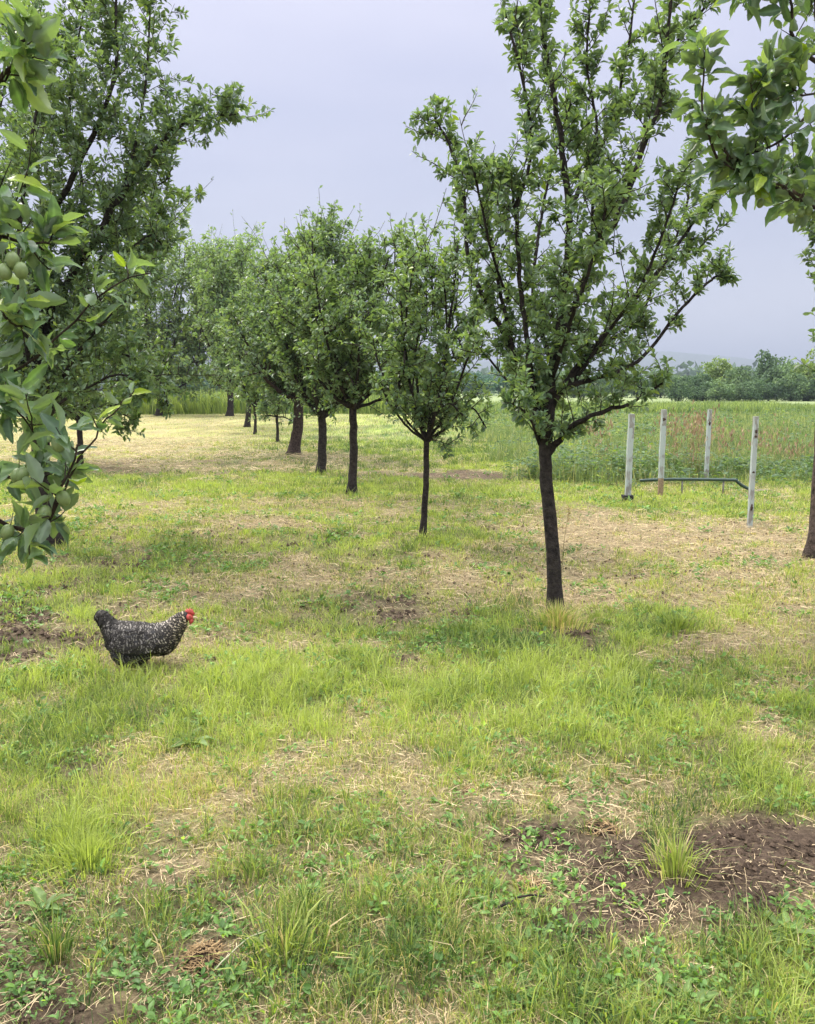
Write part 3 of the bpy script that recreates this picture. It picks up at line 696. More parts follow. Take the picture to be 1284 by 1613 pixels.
# ------------------------------------------------------------ rough field beyond the posts, far tall grass
mb = MB(); NR = 150000
u = rng.random(NR); y = 11.3 * (42 / 11.3) ** u; x = (rng.random(NR) * 1.25 - .12) * (y * .62) + .2
zr = zone_right(x, y); cl = fbm(x, y, .9, 101); cl2 = fbm(x, y, .25, 102)
kp = (rng.random(NR) < zr * (.3 + 1.1 * cl)); x, y, cl, cl2 = x[kp], y[kp], cl[kp], cl2[kp]; n = len(x)
hg = (.08 + .55 * cl) * (.6 + .6 * rng.random(n)) * (.75 + .3 * cl2)
cc0 = fbm(x, y, .6, 133)
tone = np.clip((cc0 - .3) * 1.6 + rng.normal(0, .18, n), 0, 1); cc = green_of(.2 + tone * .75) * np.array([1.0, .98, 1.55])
cc = np.where(rng.random((n, 1)) < .16, np.array([.42, .40, .20]), cc)
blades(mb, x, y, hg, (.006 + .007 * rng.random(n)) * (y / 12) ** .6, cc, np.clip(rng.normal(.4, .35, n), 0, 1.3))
# leafy stalks
ns = 3600; pw_ = (y < 13.5) * 3 + np.clip(cc0 - .45, 0, 1) * 8 + .1; kp = rng.choice(n, ns, p=pw_ / pw_.sum()); sx, sy, sh = x[kp], y[kp], hg[kp] * 1.05
nl = 12; idx = np.repeat(np.arange(ns), nl); a = rng.random(ns * nl) * 6.283; f = rng.random(ns * nl)
p = np.stack([sx[idx], sy[idx], height(sx[idx], sy[idx]) + sh[idx] * f], 1); d = np.stack([np.cos(a), np.sin(a), .5 * rng.random(len(a))], 1)
sz = (.05 + .05 * rng.random(len(a))) * (sy[idx] / 12) ** .5
put_leaves(mb, p + d * .02, d, nrm(rng.normal(0, .4, p.shape) + np.array([0, 0, 1.])), sz, leaf_cols(len(a), np.full(len(a), .5), .05), 'far', .45)
tag(mb.build('rough_grass', M_grass), 'knee-high rough grass and weeds in the uncut field beyond the posts', 'tall grass', kind='stuff')
# reddish sorrel seed heads
mb = MB()
for px, py, rx, n in [(1062, 668, 20, 60), (1100, 664, 18, 90), (1135, 674, 22, 45), (945, 668, 16, 40), (1250, 712, 24, 60), (1200, 690, 40, 40), (1070, 700, 50, 40), (1240, 680, 50, 30)]:
    Y0 = random.uniform(12.8, 15.5); c = P(px, py, Y0); R = rx / F * Y0
    x = c[0] + rng.normal(0, R * .7, n); y = Y0 + rng.normal(0, R, n); z = height(x, y); top = c[2] + rng.normal(0, .14, n)
    for s in range(3):
        tt = top - rng.random(n) * .22; a = rng.random(n) * 6.28; d = np.stack([np.cos(a) * .3, np.sin(a) * .3, np.ones(n)], 1)
        put_leaves(mb, np.stack([x + rng.normal(0, .02, n), y, tt], 1), d, nrm(rng.normal(0, 1, (n, 3))), .05 + .05 * rng.random(n), np.array([.34, .235, .14]) * (.7 + .6 * rng.random((n, 1))), 'far', .3)
    blades(mb, x, y, top - z, np.full(n, .005), np.array([.26, .2, .09]) * np.ones((n, 1)), np.full(n, .1), seg=1)
tag(mb.build('sorrel', M_straw), 'rusty red sorrel seed heads standing in the rough field behind the posts', 'sorrel', kind='stuff')
# far tall grass belt on the left and middle
mb = MB(); NB = 80000
y = 45 + 22 * rng.random(NB) ** 1.6; x = -32 + 60 * rng.random(NB); zl = zone_left(x, y) + (x > 2) * .5
kp = rng.random(NB) < zl; x, y = x[kp], y[kp]; n = len(x); cl = fbm(x, y, .35, 111)
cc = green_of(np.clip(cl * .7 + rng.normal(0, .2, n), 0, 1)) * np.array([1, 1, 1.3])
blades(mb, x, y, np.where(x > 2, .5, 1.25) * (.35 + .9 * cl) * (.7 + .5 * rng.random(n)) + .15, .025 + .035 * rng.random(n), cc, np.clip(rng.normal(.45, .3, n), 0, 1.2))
tag(mb.build('tall_grass', M_grass), 'head-high pale green grass belt along the far edge of the orchard', 'tall grass', kind='stuff')

# ------------------------------------------------------------ far trees, woodland, hills
def far_crown(nc, nleaf, ls, seed, shape=(1, 1, .9)):
    r = np.random.default_rng(seed); V, q, t = LT['far']; mb = MB()
    c = nrm(r.normal(0, 1, (nc, 3))) * (r.random((nc, 1)) ** .4) * np.array(shape) * .78; cr_ = .2 + .2 * r.random(nc)
    idx = r.integers(0, nc, nleaf); dd = nrm(r.normal(0, 1, (nleaf, 3)) + np.array([0, 0, .35]))
    p = c[idx] + dd * (cr_[idx] * (.7 + .35 * r.random(nleaf)))[:, None]; p[:, 2] = np.maximum(p[:, 2], -.98)
    d = nrm(r.normal(0, 1, (nleaf, 3))); nn = nrm(dd + r.normal(0, .5, (nleaf, 3)))
    tn = r.random(nc)[idx]
    put_leaves(mb, p, d, nn, ls * (.6 + .8 * r.random(nleaf)), leaf_cols(nleaf, .05 + tn * .5, .0), 'far', .75)
    return mb
def far_tree(label, x, y, R, H, tone, proto=[0], grp='trees of the wood edge beyond the field', name='field_tree'):
    k = random.randrange(4)
    if len(proto) == 1:
        for s in range(4):
            mb = far_crown(34, 5200, .085, 50 + s); me = mb.build('crown', M_fars[0]).data
            t_ = MB(); tube(t_, [(0, 0, 0), (.02, .01, .5), (0, 0, 1.)], [.07, .05, .03], 8, BARK); tm = t_.build('trunk', M_bark).data
            proto.append((me, tm))
        for o in list(C.objects):
            if o.parent is None and o.name.split('.')[0] in ('crown', 'trunk'): bpy.data.objects.remove(o)
    me, tm = proto[1 + k]
    root = empty(name, (x, y, 0), label, 'tree', grp)
    o = bpy.data.objects.new('trunk', tm); C.objects.link(o); o.parent = root; o.scale = (R * .9, R * .9, H * .6)
    o = bpy.data.objects.new('crown', me); C.objects.link(o); o.parent = root; o.scale = (R * 1.15, R * 1.15, H * .60); o.location = (0, 0, H * .42)
    o.rotation_euler = (0, 0, random.random() * 6); o.material_slots[0].link = 'OBJECT'; o.material_slots[0].material = M_fars[tone]
    return root
M_fars = []
for nm, f in (('far_leaf_green', (1.5, 1.4, 1.15)), ('far_leaf_yellow', (2.3, 1.9, 1.0)), ('far_leaf_dark', (1.05, 1.05, .95)), ('far_leaf_bluish', (.9, 1.1, 1.3))):
    m = mat(nm, .7, .25, .2); t = m.node_tree
    att = [n_ for n_ in t.nodes if n_.type == 'ATTRIBUTE'][0]; vm = t.nodes.new('ShaderNodeVectorMath'); vm.operation = 'MULTIPLY'; vm.inputs[1].default_value = f
    tos = [l_.to_socket for l_ in att.outputs['Color'].links]
    t.links.new(att.outputs['Color'], vm.inputs[0])
    for s in tos: t.links.new(vm.outputs[0], s)
    M_fars.append(m)
def treeline(specs):
    for px, top, Y0, rpx, tone, lab in specs:
        x = (px - 642) / F * Y0 * 1.0; H = P(px, top - 9, Y0)[2]; far_tree(lab, x, Y0, rpx / F * Y0, H, tone)
treeline([
 (1125, 566, 104, 34, 1, 'yellow-green rounded tree on the far wood edge, left of the dark spiky one'),
 (1160, 580, 98, 28, 0, 'mid-green low tree just right of the yellow-green rounded tree across the field'),
 (1208, 558, 106, 32, 2, 'dark green uneven tree, tallest on the wood edge across the field'),
 (1262, 560, 100, 30, 1, 'pale yellow-green tree at the right end of the wood edge'),
 (1100, 592, 96, 26, 2, 'dark low bushy tree at the left foot of the yellow-green one'),
 (1240, 582, 94, 26, 0, 'green low tree under the pale right-hand one on the wood edge'),
])
G1 = 'low dark bushes of the wood edge'
for i_ in range(34):
    px = 850 + i_ * 17 + random.uniform(-8, 8)
    if 1090 < px < 1270 or px > 1300: tp = random.uniform(592, 604)
    elif px <= 1090: tp = random.uniform(575, 592) 
    else: tp = random.uniform(560, 585)
    Y0 = random.uniform(91, 97) if px > 1060 else random.uniform(118, 140)
    x = (px - 642) / F * Y0; o = far_tree('low green bush in the dense wood edge across the far field', x, Y0, 24 / F * Y0, P(px, tp, Y0)[2], random.choice([0, 2, 2, 0]), grp=G1, name='bush')
    o['category'] = 'bush'
for i_ in range(12):      # behind the orchard crowns, glimpsed through them
    px = 300 + i_ * 50; Y0 = random.uniform(150, 190); x = (px - 642) / F * Y0
    far_tree('distant grey-green tree glimpsed through the orchard crowns', x, Y0, 34 / F * Y0, P(px, random.uniform(575, 590), Y0)[2], 3, grp='distant trees behind the orchard')
# far bluish woodland (one mass)
mb = MB(); V_, q_, t_ = LT['far']
for i_ in range(150):
    x = -700 + 1400 * random.random() + 200; y = random.uniform(520, 800); n = 260; R = random.uniform(14, 24); H = random.uniform(9, 17) + max(0, (x - 150)) * .01
    dd = nrm(rng.normal(0, 1, (n, 3))); p = dd * np.array([R, R, H]) * (.7 + .3 * rng.random((n, 1))); p[:, 2] = np.abs(p[:, 2])
    put_leaves(mb, p + np.array([x, y, 0]), nrm(rng.normal(0, 1, (n, 3))), dd, np.full(n, 5.5), leaf_cols(n, np.full(n, .3), 0), 'far', .8)
tag(mb.build('far_wood', M_far), 'far-off bluish woodland in front of the hills', 'woodland', kind='stuff')
# hills
xs_ = np.linspace(-5200, 5200, 240); ys_ = np.linspace(2300, 5200, 40); X, Y = np.meshgrid(xs_, ys_)
pxl = 642 + F * X / 3400
ridge = 95 + 62 * np.exp(-((pxl - 1010) / 170) ** 2) + 40 * np.exp(-((pxl - 400) / 300) ** 2) + 30 * (fbm(X, Y * .2, .0012, 5) - .5) + 14 * (fbm(X, Y * .3, .006, 6) - .5)
Z = ridge * np.exp(-((Y - 3500) / 620) ** 2) - 3
mb = MB(); ny, nx = X.shape; i = np.arange(ny - 1)[:, None] * nx; j = np.arange(nx - 1)[None]
mb.add(np.stack([X, Y, Z], -1), np.stack([i + j, i + j + 1, i + nx + j + 1, i + nx + j], -1).reshape(-1, 4), None, (.07, .10, .05))
tag(mb.build('hills', M_hill), kind='structure')

# ------------------------------------------------------------ posts, pipe, kerb
def mat_paint():
    m = bpy.data.materials.new('peeling_paint'); m.use_nodes = True; t = m.node_tree; n = t.nodes; l = t.links
    b_ = n['Principled BSDF']; b_.inputs['Roughness'].default_value = .7
    tx = n.new('ShaderNodeTexCoord'); mp_ = n.new('ShaderNodeMapping'); mp_.inputs['Scale'].default_value = (1, 1, .35); l.new(tx.outputs['Object'], mp_.inputs[0])
    q1 = n.new('ShaderNodeTexNoise'); q1.inputs['Scale'].default_value = 22; q1.inputs['Detail'].default_value = 6; l.new(mp_.outputs[0], q1.inputs['Vector'])
    r1 = n.new('ShaderNodeValToRGB'); r1.color_ramp.elements[0].position = .44; r1.color_ramp.elements[1].position = .50
    r1.color_ramp.elements[0].color = (.13, .10, .075, 1); r1.color_ramp.elements[1].color = (.35, .44, .43, 1); l.new(q1.outputs[0], r1.inputs[0])
    q2 = n.new('ShaderNodeTexNoise'); q2.inputs['Scale'].default_value = 7; l.new(tx.outputs['Object'], q2.inputs['Vector'])
    x_ = n.new('ShaderNodeMix'); x_.data_type = 'RGBA'; l.new(q2.outputs[0], x_.inputs[0]); l.new(r1.outputs[0], x_.inputs[6]); x_.inputs[7].default_value = (.40, .42, .40, 1)
    l.new(x_.outputs[2], b_.inputs['Base Color'])
    bp = n.new('ShaderNodeBump'); bp.inputs['Strength'].default_value = .5; bp.inputs['Distance'].default_value = .004; l.new(q1.outputs[0], bp.inputs['Height']); l.new(bp.outputs[0], b_.inputs['Normal'])
    return m
M_paint = mat_paint()
M_rust = mat('rust', .9, .2, col=(.07, .045, .035), noise=(60, .5, 1.5), bump=(80, .8, .004))
M_wood = mat('bare_wood', .85, .2, col=(.26, .19, .12), noise=(40, .6, 1.4))
M_pipe = mat('pipe', .45, .5, col=(.02, .045, .035), noise=(30, .7, 1.5))
M_dark = mat('dark_stone', .9, .2, col=(.04, .04, .038), noise=(25, .5, 1.4), bump=(40, .8, .01))
M_conc = mat('concrete', .9, .2, col=(.17, .16, .14), noise=(25, .5, 1.4), bump=(40, .8, .01))
def boxcol(mb, pts, hw, hd, col=(1, 1, 1), bev=.12):
    """square column with chamfered corners through the points"""
    prof = [(-1, -1 + bev), (-1 + bev, -1), (1 - bev, -1), (1, -1 + bev), (1, 1 - bev), (1 - bev, 1), (-1 + bev, 1), (-1, 1 - bev)]
    V = []; n = len(pts)
    for p in pts:
        for a, b_ in prof: V.append((p[0] + a * hw, p[1] + b_ * hd, p[2]))
    q = [(k * 8 + i_, k * 8 + (i_ + 1) % 8, (k + 1) * 8 + (i_ + 1) % 8, (k + 1) * 8 + i_) for k in range(n - 1) for i_ in range(8)]
    V += [tuple(pts[0]), tuple(pts[-1])]; t = [(8 * n, (i_ + 1) % 8, i_) for i_ in range(8)] + [(8 * n + 1, (n - 1) * 8 + i_, (n - 1) * 8 + (i_ + 1) % 8) for i_ in range(8)]
    mb.add(V, q, t, col)
def post(label, tpx, tpy, bpx, bpy_, wpx, rust, bare=0, footing=False):
    b = on_ground(bpx, bpy_); Y0 = b[1]; top = P(tpx, tpy, Y0); hw = wpx * .9 / 2 / F * Y0
    root = empty('fence_post', b, label, 'post', 'old white posts at the field edge')
    a = 0.0; pts = []
    if bare:
        bt = b + (top - b) * bare; mb = MB(); boxcol(mb, [b - [0, 0, .1], bt], hw * .93, hw * .93); mb.build('bare_base', M_wood, root, b, smooth=False)
        lo = bt
    else: lo = b - np.array([0, 0, .1])
    mb = MB(); pts = [lo + (top - lo) * f + np.array([rng.normal(0, hw * .05), 0, 0]) for f in np.linspace(0, 1, 9)]; boxcol(mb, pts, hw, hw); mb.build('shaft', M_paint, root, b, smooth=False)
    for f, hh_ in rust:
        p = lo + (top - lo) * f; mb = MB(); n = 14; V = []
        for k in range(n):
            a = k / n * 6.283; V.append((p[0] + math.cos(a) * hw * random.uniform(.25, .75), p[1] - hw - .004, p[2] + math.sin(a) * hh_ * (.8 + .4 * random.random())))
        V2 = [(a_, b_ + .01, c) for a_, b_, c in V]; V3 = [(p[0], p[1] - hw - .007, p[2])]
        mb.add(V + V2 + V3, [(k, (k + 1) % n, n + (k + 1) % n, n + k) for k in range(n)], [(k, 2 * n, (k + 1) % n) for k in range(n)]); mb.build('rust_patch', M_rust, root, b)
    if footing:
        mb = MB(); boxcol(mb, [b - [0, 0, .05], b + [0, 0, .02], b + [0, 0, .10]], hw * 1.9, hw * 1.8); mb.build('footing', M_dark, root, b, smooth=False)
post('leftmost white post with a dark footing, beside the nearest tree crown', 995, 652, 988, 789, 9.5, [], 0, True)
post('white post with bare brown base where the green pipe begins', 1046, 645, 1040, 781, 8.5, [(.86, .022)], .22)
post('farthest and faintest white post, standing behind the green pipe', 1118, 645, 1112, 760, 6.5, [(.83, .035)])
post('nearest white post, leaning right, with rust patches near top and foot', 1191, 656, 1181, 827, 8, [(.88, .02), (.84, .012), (.26, .035), (.55, .010)])
b = on_ground(1040, 779); Yp = b[1] + .12
root = empty('pipe_rail', (b[0], Yp, b[2]), 'dark green metal pipe rail running low between the white posts', 'pipe rail')
o0 = (b[0], Yp, b[2])
mb = MB(); tube(mb, smooth_path([P(1008, 757, Yp), P(1060, 755, Yp), P(1152, 756, Yp), P(1160, 758, Yp), P(1168, 764, Yp), P(1179, 770, Yp)], 26), .021, 10, jit=0); mb.build('rail', M_pipe, root, o0)
for px in (1075, 1140):
    mb = MB(); t_ = P(px, 757, Yp); tube(mb, [t_, (t_[0], t_[1], gz(t_[0], t_[1]) - .05)], .012, 8); mb.build('leg', M_conc, root, o0)
a = P(1184, 771, 11.3); c_ = P(1300, 774, 11.5)
root = empty('kerb', (a[0], a[1], 0), 'low weathered concrete kerb edge in the grass at the right', 'kerb')
mb = MB(); n = 14; V = []
for k in range(n):
    p = a + (c_ - a) * (k / (n - 1)); zz = p[2] + rng.normal(0, .006)
    V += [(p[0], p[1] - .06, -.05), (p[0], p[1] - .055 + rng.normal(0, .004), zz), (p[0], p[1] + .055, zz + .004), (p[0], p[1] + .06, -.05)]
q = [(k * 4 + i_, (k + 1) * 4 + i_, (k + 1) * 4 + i_ + 1, k * 4 + i_ + 1) for k in range(n - 1) for i_ in range(3)] + [(0, 1, 2, 3), (4 * n - 1, 4 * n - 2, 4 * n - 3, 4 * n - 4)]
mb.add(V, q); o = mb.build('edge_stone', M_conc, root, (a[0], a[1], 0), smooth=False)

# ------------------------------------------------------------ individual plants and lumps
def tuft(name, label, cat, px, py, n, hgt, rad, br, dryf, wid=.004):
    b = on_ground(px, py); mb = MB(); a = rng.random(n) * 6.283; r = np.abs(rng.normal(0, rad, n)); r = np.minimum(r, rad * 2)
    x = b[0] + r * np.cos(a); y = b[1] + r * np.sin(a); hh_ = hgt * (.5 + .6 * rng.random(n)) * (1 - .25 * r / rad / 2)
    blades(mb, x, y, hh_, wid * (.6 + .7 * rng.random(n)), grass_cols(np.full(n, br), rng.random(n) < dryf, n), np.clip(.3 + r / rad * .4 + rng.normal(0, .25, n), 0, 1.6), az=a)
    o = mb.build(name, M_grass, None, b); o.location = b; return tag(o, label, cat)
tuft('grass_tuft', 'shaggy half-dry grass tuft around the foot of the nearest tree trunk', 'grass tuft', 878, 984, 600, .19, .10, .75, .5)
tuft('grass_tuft', 'bright lime-green grass tuft near the left edge of the foreground', 'grass tuft', 140, 1365, 420, .12, .08, 1., .0, .0035)
tuft('grass_tuft', 'tall wide-bladed bright grass tuft among the weeds at bottom left of centre', 'grass tuft', 450, 1510, 120, .14, .09, .95, .05, .005)
tuft('grass_tuft', 'upright grass tuft growing at the edge of the bare brown soil', 'grass tuft', 1065, 1385, 150, .17, .04, .7, .1, .004)
tuft('grass_tuft', 'dark rush-like tuft at the far left of the foreground', 'grass tuft', 88, 1510, 90, .18, .03, .25, .05, .004)
tuft('grass_tuft', 'green leafy tuft in the straw right of the nearest trunk', 'grass tuft', 1070, 995, 260, .13, .12, .6, .0, .007)
def stalk(name, label, cat, px, py, tx_, ty_, leaves=0):
    b = on_ground(px, py); top = P(tx_, ty_, b[1]); root = empty(name, b, label, cat); mb = MB()
    pth = smooth_path([b, (b + top) / 2 + [-.01, 0, 0], top], 10); tube(mb, pth, np.linspace(.003, .0012, 10), 5, (.22, .19, .09)); mb.build('stem', M_straw, root, b)
    mb = MB(); n = 26 if not leaves else leaves; f = (.80 + .2 * np.linspace(0, 1, n)) if not leaves else rng.random(n) * .9 + .1
    p = b + (top - b) * f[:, None]; a = rng.random(n) * 6.28; d = np.stack([np.cos(a), np.sin(a), .8 + 0 * a], 1)
    put_leaves(mb, p, d, nrm(rng.normal(0, 1, (n, 3))), np.full(n, .02 if not leaves else .06), leaf_cols(n, np.full(n, .5), 0) if leaves else np.tile([.3, .2, .1], (n, 1)), 'mid', .35); mb.build('seed_head' if not leaves else 'foliage', M_weed, root, b)
stalk('weed_stalk', 'thin dry seed stalk leaning right beside the nearest trunk', 'weed stalk', 884, 905, 897, 800)
stalk('sapling', 'thin bare-stemmed sapling in the green field between the two nearest row trees', 'sapling', 742, 726, 744, 660, 22)
# broad dock leaves
def dock(label, px, py, n, size, upz=.4):
    b = on_ground(px, py); root = empty('dock_plant', b, label, 'plant')
    for k in range(n):
        mb = MB(); a = k / n * 6.283 + random.random() * .6; d = np.array([[math.cos(a), math.sin(a), upz + .3 * random.random()]])
        put_leaves(mb, (b + [0, 0, .02])[None] + d * .01, d, np.array([[0, 0, 1.]]), np.array([size * random.uniform(.7, 1.1)]), np.array([[.12, .19, .05]]) * random.uniform(.8, 1.2), 'near', .42, curl=np.array([.35])); mb.build('leaf', M_weed, root, b)
dock('broad shiny dock leaf plant at the bottom edge right of centre', 1085, 1592, 6, .065, .6)
dock('broad-leaved green dock plant in the grass left of the bare soil', 300, 1170, 6, .11)
dock('pale broad-leaved plant at the left end of the straw strip', 70, 1440, 6, .07, .8)
dock('broad-leaved weed at the right edge of the bottom grass', 1240, 1470, 7, .07, .6)
def lump(name, label, cat, px, py, r, hgt, col, straw=0):
    b = on_ground(px, py); mb = MB(); n1, n2 = 9, 16; V = []
    for i_ in range(n1 + 1):
        th = math.pi / 2 * i_ / n1
        for k in range(n2):
            a = k / n2 * 6.283; rr = r * math.sin(th) * (1 + .35 * (random.random() - .5)); V.append((rr * math.cos(a), rr * math.sin(a) * .8, hgt * math.cos(th) * (1 + .4 * (random.random() - .5)) ))
    V = np.array(V); V[-n2:, 2] = -.03
    q = [(a * n2 + c, (a + 1) * n2 + c, (a + 1) * n2 + (c + 1) % n2, a * n2 + (c + 1) % n2) for a in range(n1) for c in range(n2)]
    mb.add(V, q, None, np.array(col) * (.7 + .6 * rng.random((len(V), 1))))
    if straw:
        n = straw; a = rng.random(n) * 6.28; rr = r * np.sqrt(rng.random(n)) * 1.1; c = np.stack([rr * np.cos(a), rr * np.sin(a), hgt * (1 - (rr / r / 1.15) ** 2) + .006 + 0 * a], 1)
        a2 = rng.random(n) * 6.28; d = np.stack([np.cos(a2), np.sin(a2), rng.normal(0, .18, n)], 1) * (.006 + .016 * rng.random((n, 1))); w_ = np.stack([-np.sin(a2), np.cos(a2), 0 * a2], 1) * .0013
        Vs = np.stack([c - d - w_, c - d + w_, c + d + w_, c + d - w_], 1).reshape(-1, 3)
        mb.add(Vs, np.arange(n * 4).reshape(-1, 4), None, np.repeat(GC['straw'] * np.array([.8, .7, .6]) * (.4 + .7 * rng.random((n, 1))), 4, 0))
    o = mb.build(name, M_soil, smooth=False); o.location = b; return tag(o, label, cat)
lump('dung_clod', 'small dark brown clod lying in the mid foreground grass', 'clod', 738, 1250, .035, .022, (.06, .045, .035), 60)
lump('earth_mound', 'reddish-brown earth mound with dry roots at the bottom left', 'earth mound', 322, 1520, .055, .05, (.10, .065, .045), 300)
lump('earth_clod', 'black upright clod in the grass at the bottom right', 'clod', 1144, 1535, .014, .035, (.03, .028, .03))
lump('earth_mound', 'low brown mound of turned earth just above the bare soil patch', 'earth mound', 945, 1300, .06, .035, (.08, .055, .04), 150)
lump('earth_mound', 'small brown mound with straw left of the bare soil patch', 'earth mound', 835, 1395, .06, .03, (.11, .075, .05), 200)
def stick(label, x0, y0, x1, y1, r, col, m):
    a, c = G(x0, y0), G(x1, y1); a[2] = gz(a[0], a[1]) + .02; c[2] = gz(c[0], c[1]) + .035; mb = MB()
    pth = smooth_path([a, (a + c) / 2 + [0, .01, .012], c], 9, r * .5); tube(mb, pth, np.linspace(r, r * .6, 9), 6, col); o = mb.build('stick', m, None, a); o.location = a; tag(o, label, 'stick')
stick('pale straw stalk lying across the weeds at the bottom left', 340, 1545, 425, 1492, .0022, (.42, .42, .26), M_straw)
stick('dark curved twig lying on the soil near the bottom centre', 785, 1447, 862, 1432, .004, (.05, .04, .035), M_bark)

# ------------------------------------------------------------ hen
M_feather = mat('feather', .7, .25, noise=(200, .8, 1.2))
M_comb = mat('comb_skin', .5, .4, col=(.42, .06, .05), noise=(150, .8, 1.2))
M_beak = mat('beak', .4, .4, col=(.55, .42, .25)); M_shank = mat('shank', .6, .3, col=(.32, .24, .12), noise=(200, .7, 1.2)); M_eye = mat('eye', .15, .6, col=(.25, .08, .02)); M_pupil = mat('pupil', .1, .6, col=(.005, .005, .005))
hb = on_ground(212, 1048); HY = hb[1]; hs = F / HY * 1.0
foot = np.array([640 / 6.42 * 1.0, 0]); K_ = 1 / 6.42 / F * (HY * CT + (CAMH - .2) * ST)
hen = empty('hen', hb, 'black and white barred hen with red comb walking right through the grass', 'hen')
def hp(u, v, w_=0.0):  # zoomed side-view coords -> local metres (x forward, y sideways, z up)
    return np.array([(u - 470) * K_, w_, (815 - v) * K_])
def loft(mb, rings, ns=20, col=(.03, .03, .03), smooth_n=None, capw=True):
    A = np.array([[a[0], a[1], b_[0], b_[1], w_] for a, b_, w_ in rings], float)
    if smooth_n:
        o = smooth_path(np.hstack([A[:, :3]]), smooth_n); o2 = smooth_path(np.hstack([A[:, 3:5], A[:, :1]]), smooth_n); A = np.hstack([o, o2[:, :2]])
    V = []; N_ = []
    for r in A:
        t = hp(r[0], r[1]); b_ = hp(r[2], r[3]); c = (t + b_) / 2; hv = (t - b_) / 2
        for k in range(ns):
            a = k / ns * 6.283; V.append(c + hv * math.cos(a) + np.array([0, r[4] * math.sin(a), 0]))
            N_.append(hv / (np.linalg.norm(hv) + 1e-9) * math.cos(a) * r[4] + np.array([0, math.sin(a) * np.linalg.norm(hv), 0]))
    Vg = np.array(V).reshape(len(A), ns, 3); ga = np.gradient(Vg, axis=0); gb = np.roll(Vg, -1, 1) - np.roll(Vg, 1, 1); N_ = np.cross(gb, ga); rad_ = Vg - Vg.mean(1, keepdims=True); N_ = N_ * np.sign((N_ * rad_).sum(-1, keepdims=True))
    n = len(A); V = np.array(V); ctr = np.array([V[:ns].mean(0), V[-ns:].mean(0)])
    q = [(k * ns + i_, k * ns + (i_ + 1) % ns, (k + 1) * ns + (i_ + 1) % ns, (k + 1) * ns + i_) for k in range(n - 1) for i_ in range(ns)]
    t = [(n * ns, (i_ + 1) % ns, i_) for i_ in range(ns)] + [(n * ns + 1, (n - 1) * ns + i_, (n - 1) * ns + (i_ + 1) % ns) for i_ in range(ns)]
    mb.add(np.vstack([V, ctr]), q, t, col)
    return V.reshape(n, ns, 3), nrm(np.array(N_)).reshape(n, ns, 3)
def feathers(mb, V, Nn, count, size, light, back=-1, kmin=0, kmax=None):
    n, ns, _ = V.shape; kmax = kmax or n - 1
    i_ = rng.integers(kmin, kmax, count); j_ = rng.integers(0, ns, count); f = rng.random((count, 1)); g_ = rng.random((count, 1))
    j2 = (j_ + 1) % ns
    p = (V[i_, j_] * (1 - g_) + V[i_, j2] * g_) * (1 - f) + (V[i_ + 1, j_] * (1 - g_) + V[i_ + 1, j2] * g_) * f
    nn = nrm(Nn[i_, j_] + rng.normal(0, .1, (count, 3))); d = nrm(V[i_, j_] - V[i_ + 1, j_]) + np.array([-.05, 0, -.25]); d = nrm(d - nn * (d * nn).sum(1, keepdims=True) + nn * .10 + rng.normal(0, .12, (count, 3)))
    sd = nrm(np.cross(d, nn)); s = (size * (.7 + .6 * rng.random(count)))[:, None]
    st = [0, .22, .24, .42, .44, .64, .66, .86, 1.0]; wv = [.25, .42, .42, .5, .5, .48, .48, .32, .08]
    Vs = []; cs = []
    lt = light(p[:, 0], p[:, 2])[:, None]
    for k, (t_, w_) in enumerate(zip(st, wv)):
        c = p + d * s * t_ + nn * s * (.05 + .02 * math.sin(t_ * 3))
        bar = (k // 2) % 2 == 1
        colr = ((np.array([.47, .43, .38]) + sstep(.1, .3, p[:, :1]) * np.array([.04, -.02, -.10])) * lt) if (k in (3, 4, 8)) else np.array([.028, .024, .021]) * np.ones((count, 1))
        for sg in (-1, 1): Vs.append(c + sd * s * w_ * .62 * sg - nn * s * .03 * abs(sg)); cs.append(colr)
    K2 = len(st) * 2; Vs = np.stack(Vs, 1); cs = np.stack(cs, 1)
    q = np.array([[2 * k, 2 * k + 1, 2 * k + 3, 2 * k + 2] for k in range(len(st) - 1)])
    mb.add(Vs.reshape(-1, 3), (q[None] + np.arange(count)[:, None, None] * K2).reshape(-1, 4), None, np.clip(cs.reshape(-1, 3), .01, .6))
BR = [((182, 360), (186, 410), .012), ((215, 322), (222, 530), .04), ((290, 306), (290, 620), .07), ((370, 306), (368, 630), .088), ((460, 314), (455, 620), .096), ((550, 324), (548, 625), .098),
      ((640, 332), (645, 640), .094), ((730, 330), (745, 655), .082), ((800, 308), (835, 632), .072), ((850, 276), (902, 560), .058), ((895, 248), (948, 470), .046), ((935, 230), (985, 392), .035),
      ((970, 216), (1008, 330), .028), ((1002, 206), (1026, 302), .0235), ((1022, 214), (1036, 292), .018)]
mb = MB(); V, Nn = loft(mb, BR, 22, (.03, .028, .028), 40)
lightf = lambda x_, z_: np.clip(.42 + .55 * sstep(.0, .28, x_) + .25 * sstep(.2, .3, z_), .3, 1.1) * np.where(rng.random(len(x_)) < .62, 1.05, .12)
feathers(mb, V, Nn, 2600, .021, lightf, kmax=36); feathers(mb, V, Nn, 700, .022, lambda x_, z_: lightf(x_, z_) * .8, kmax=16); feathers(mb, V, Nn, 700, .012, lambda x_, z_: lightf(x_, z_), kmin=24, kmax=35)
mb.build('body', M_feather, hen)
mb = MB(); V, Nn = loft(mb, [((255, 560), (262, 625), .03), ((300, 540), (305, 715), .062), ((370, 540), (372, 760), .07), ((460, 550), (462, 768), .072), ((545, 560), (548, 742), .068), ((610, 570), (615, 700), .055), ((650, 590), (660, 655), .03)], 18, (.05, .05, .05), 20)
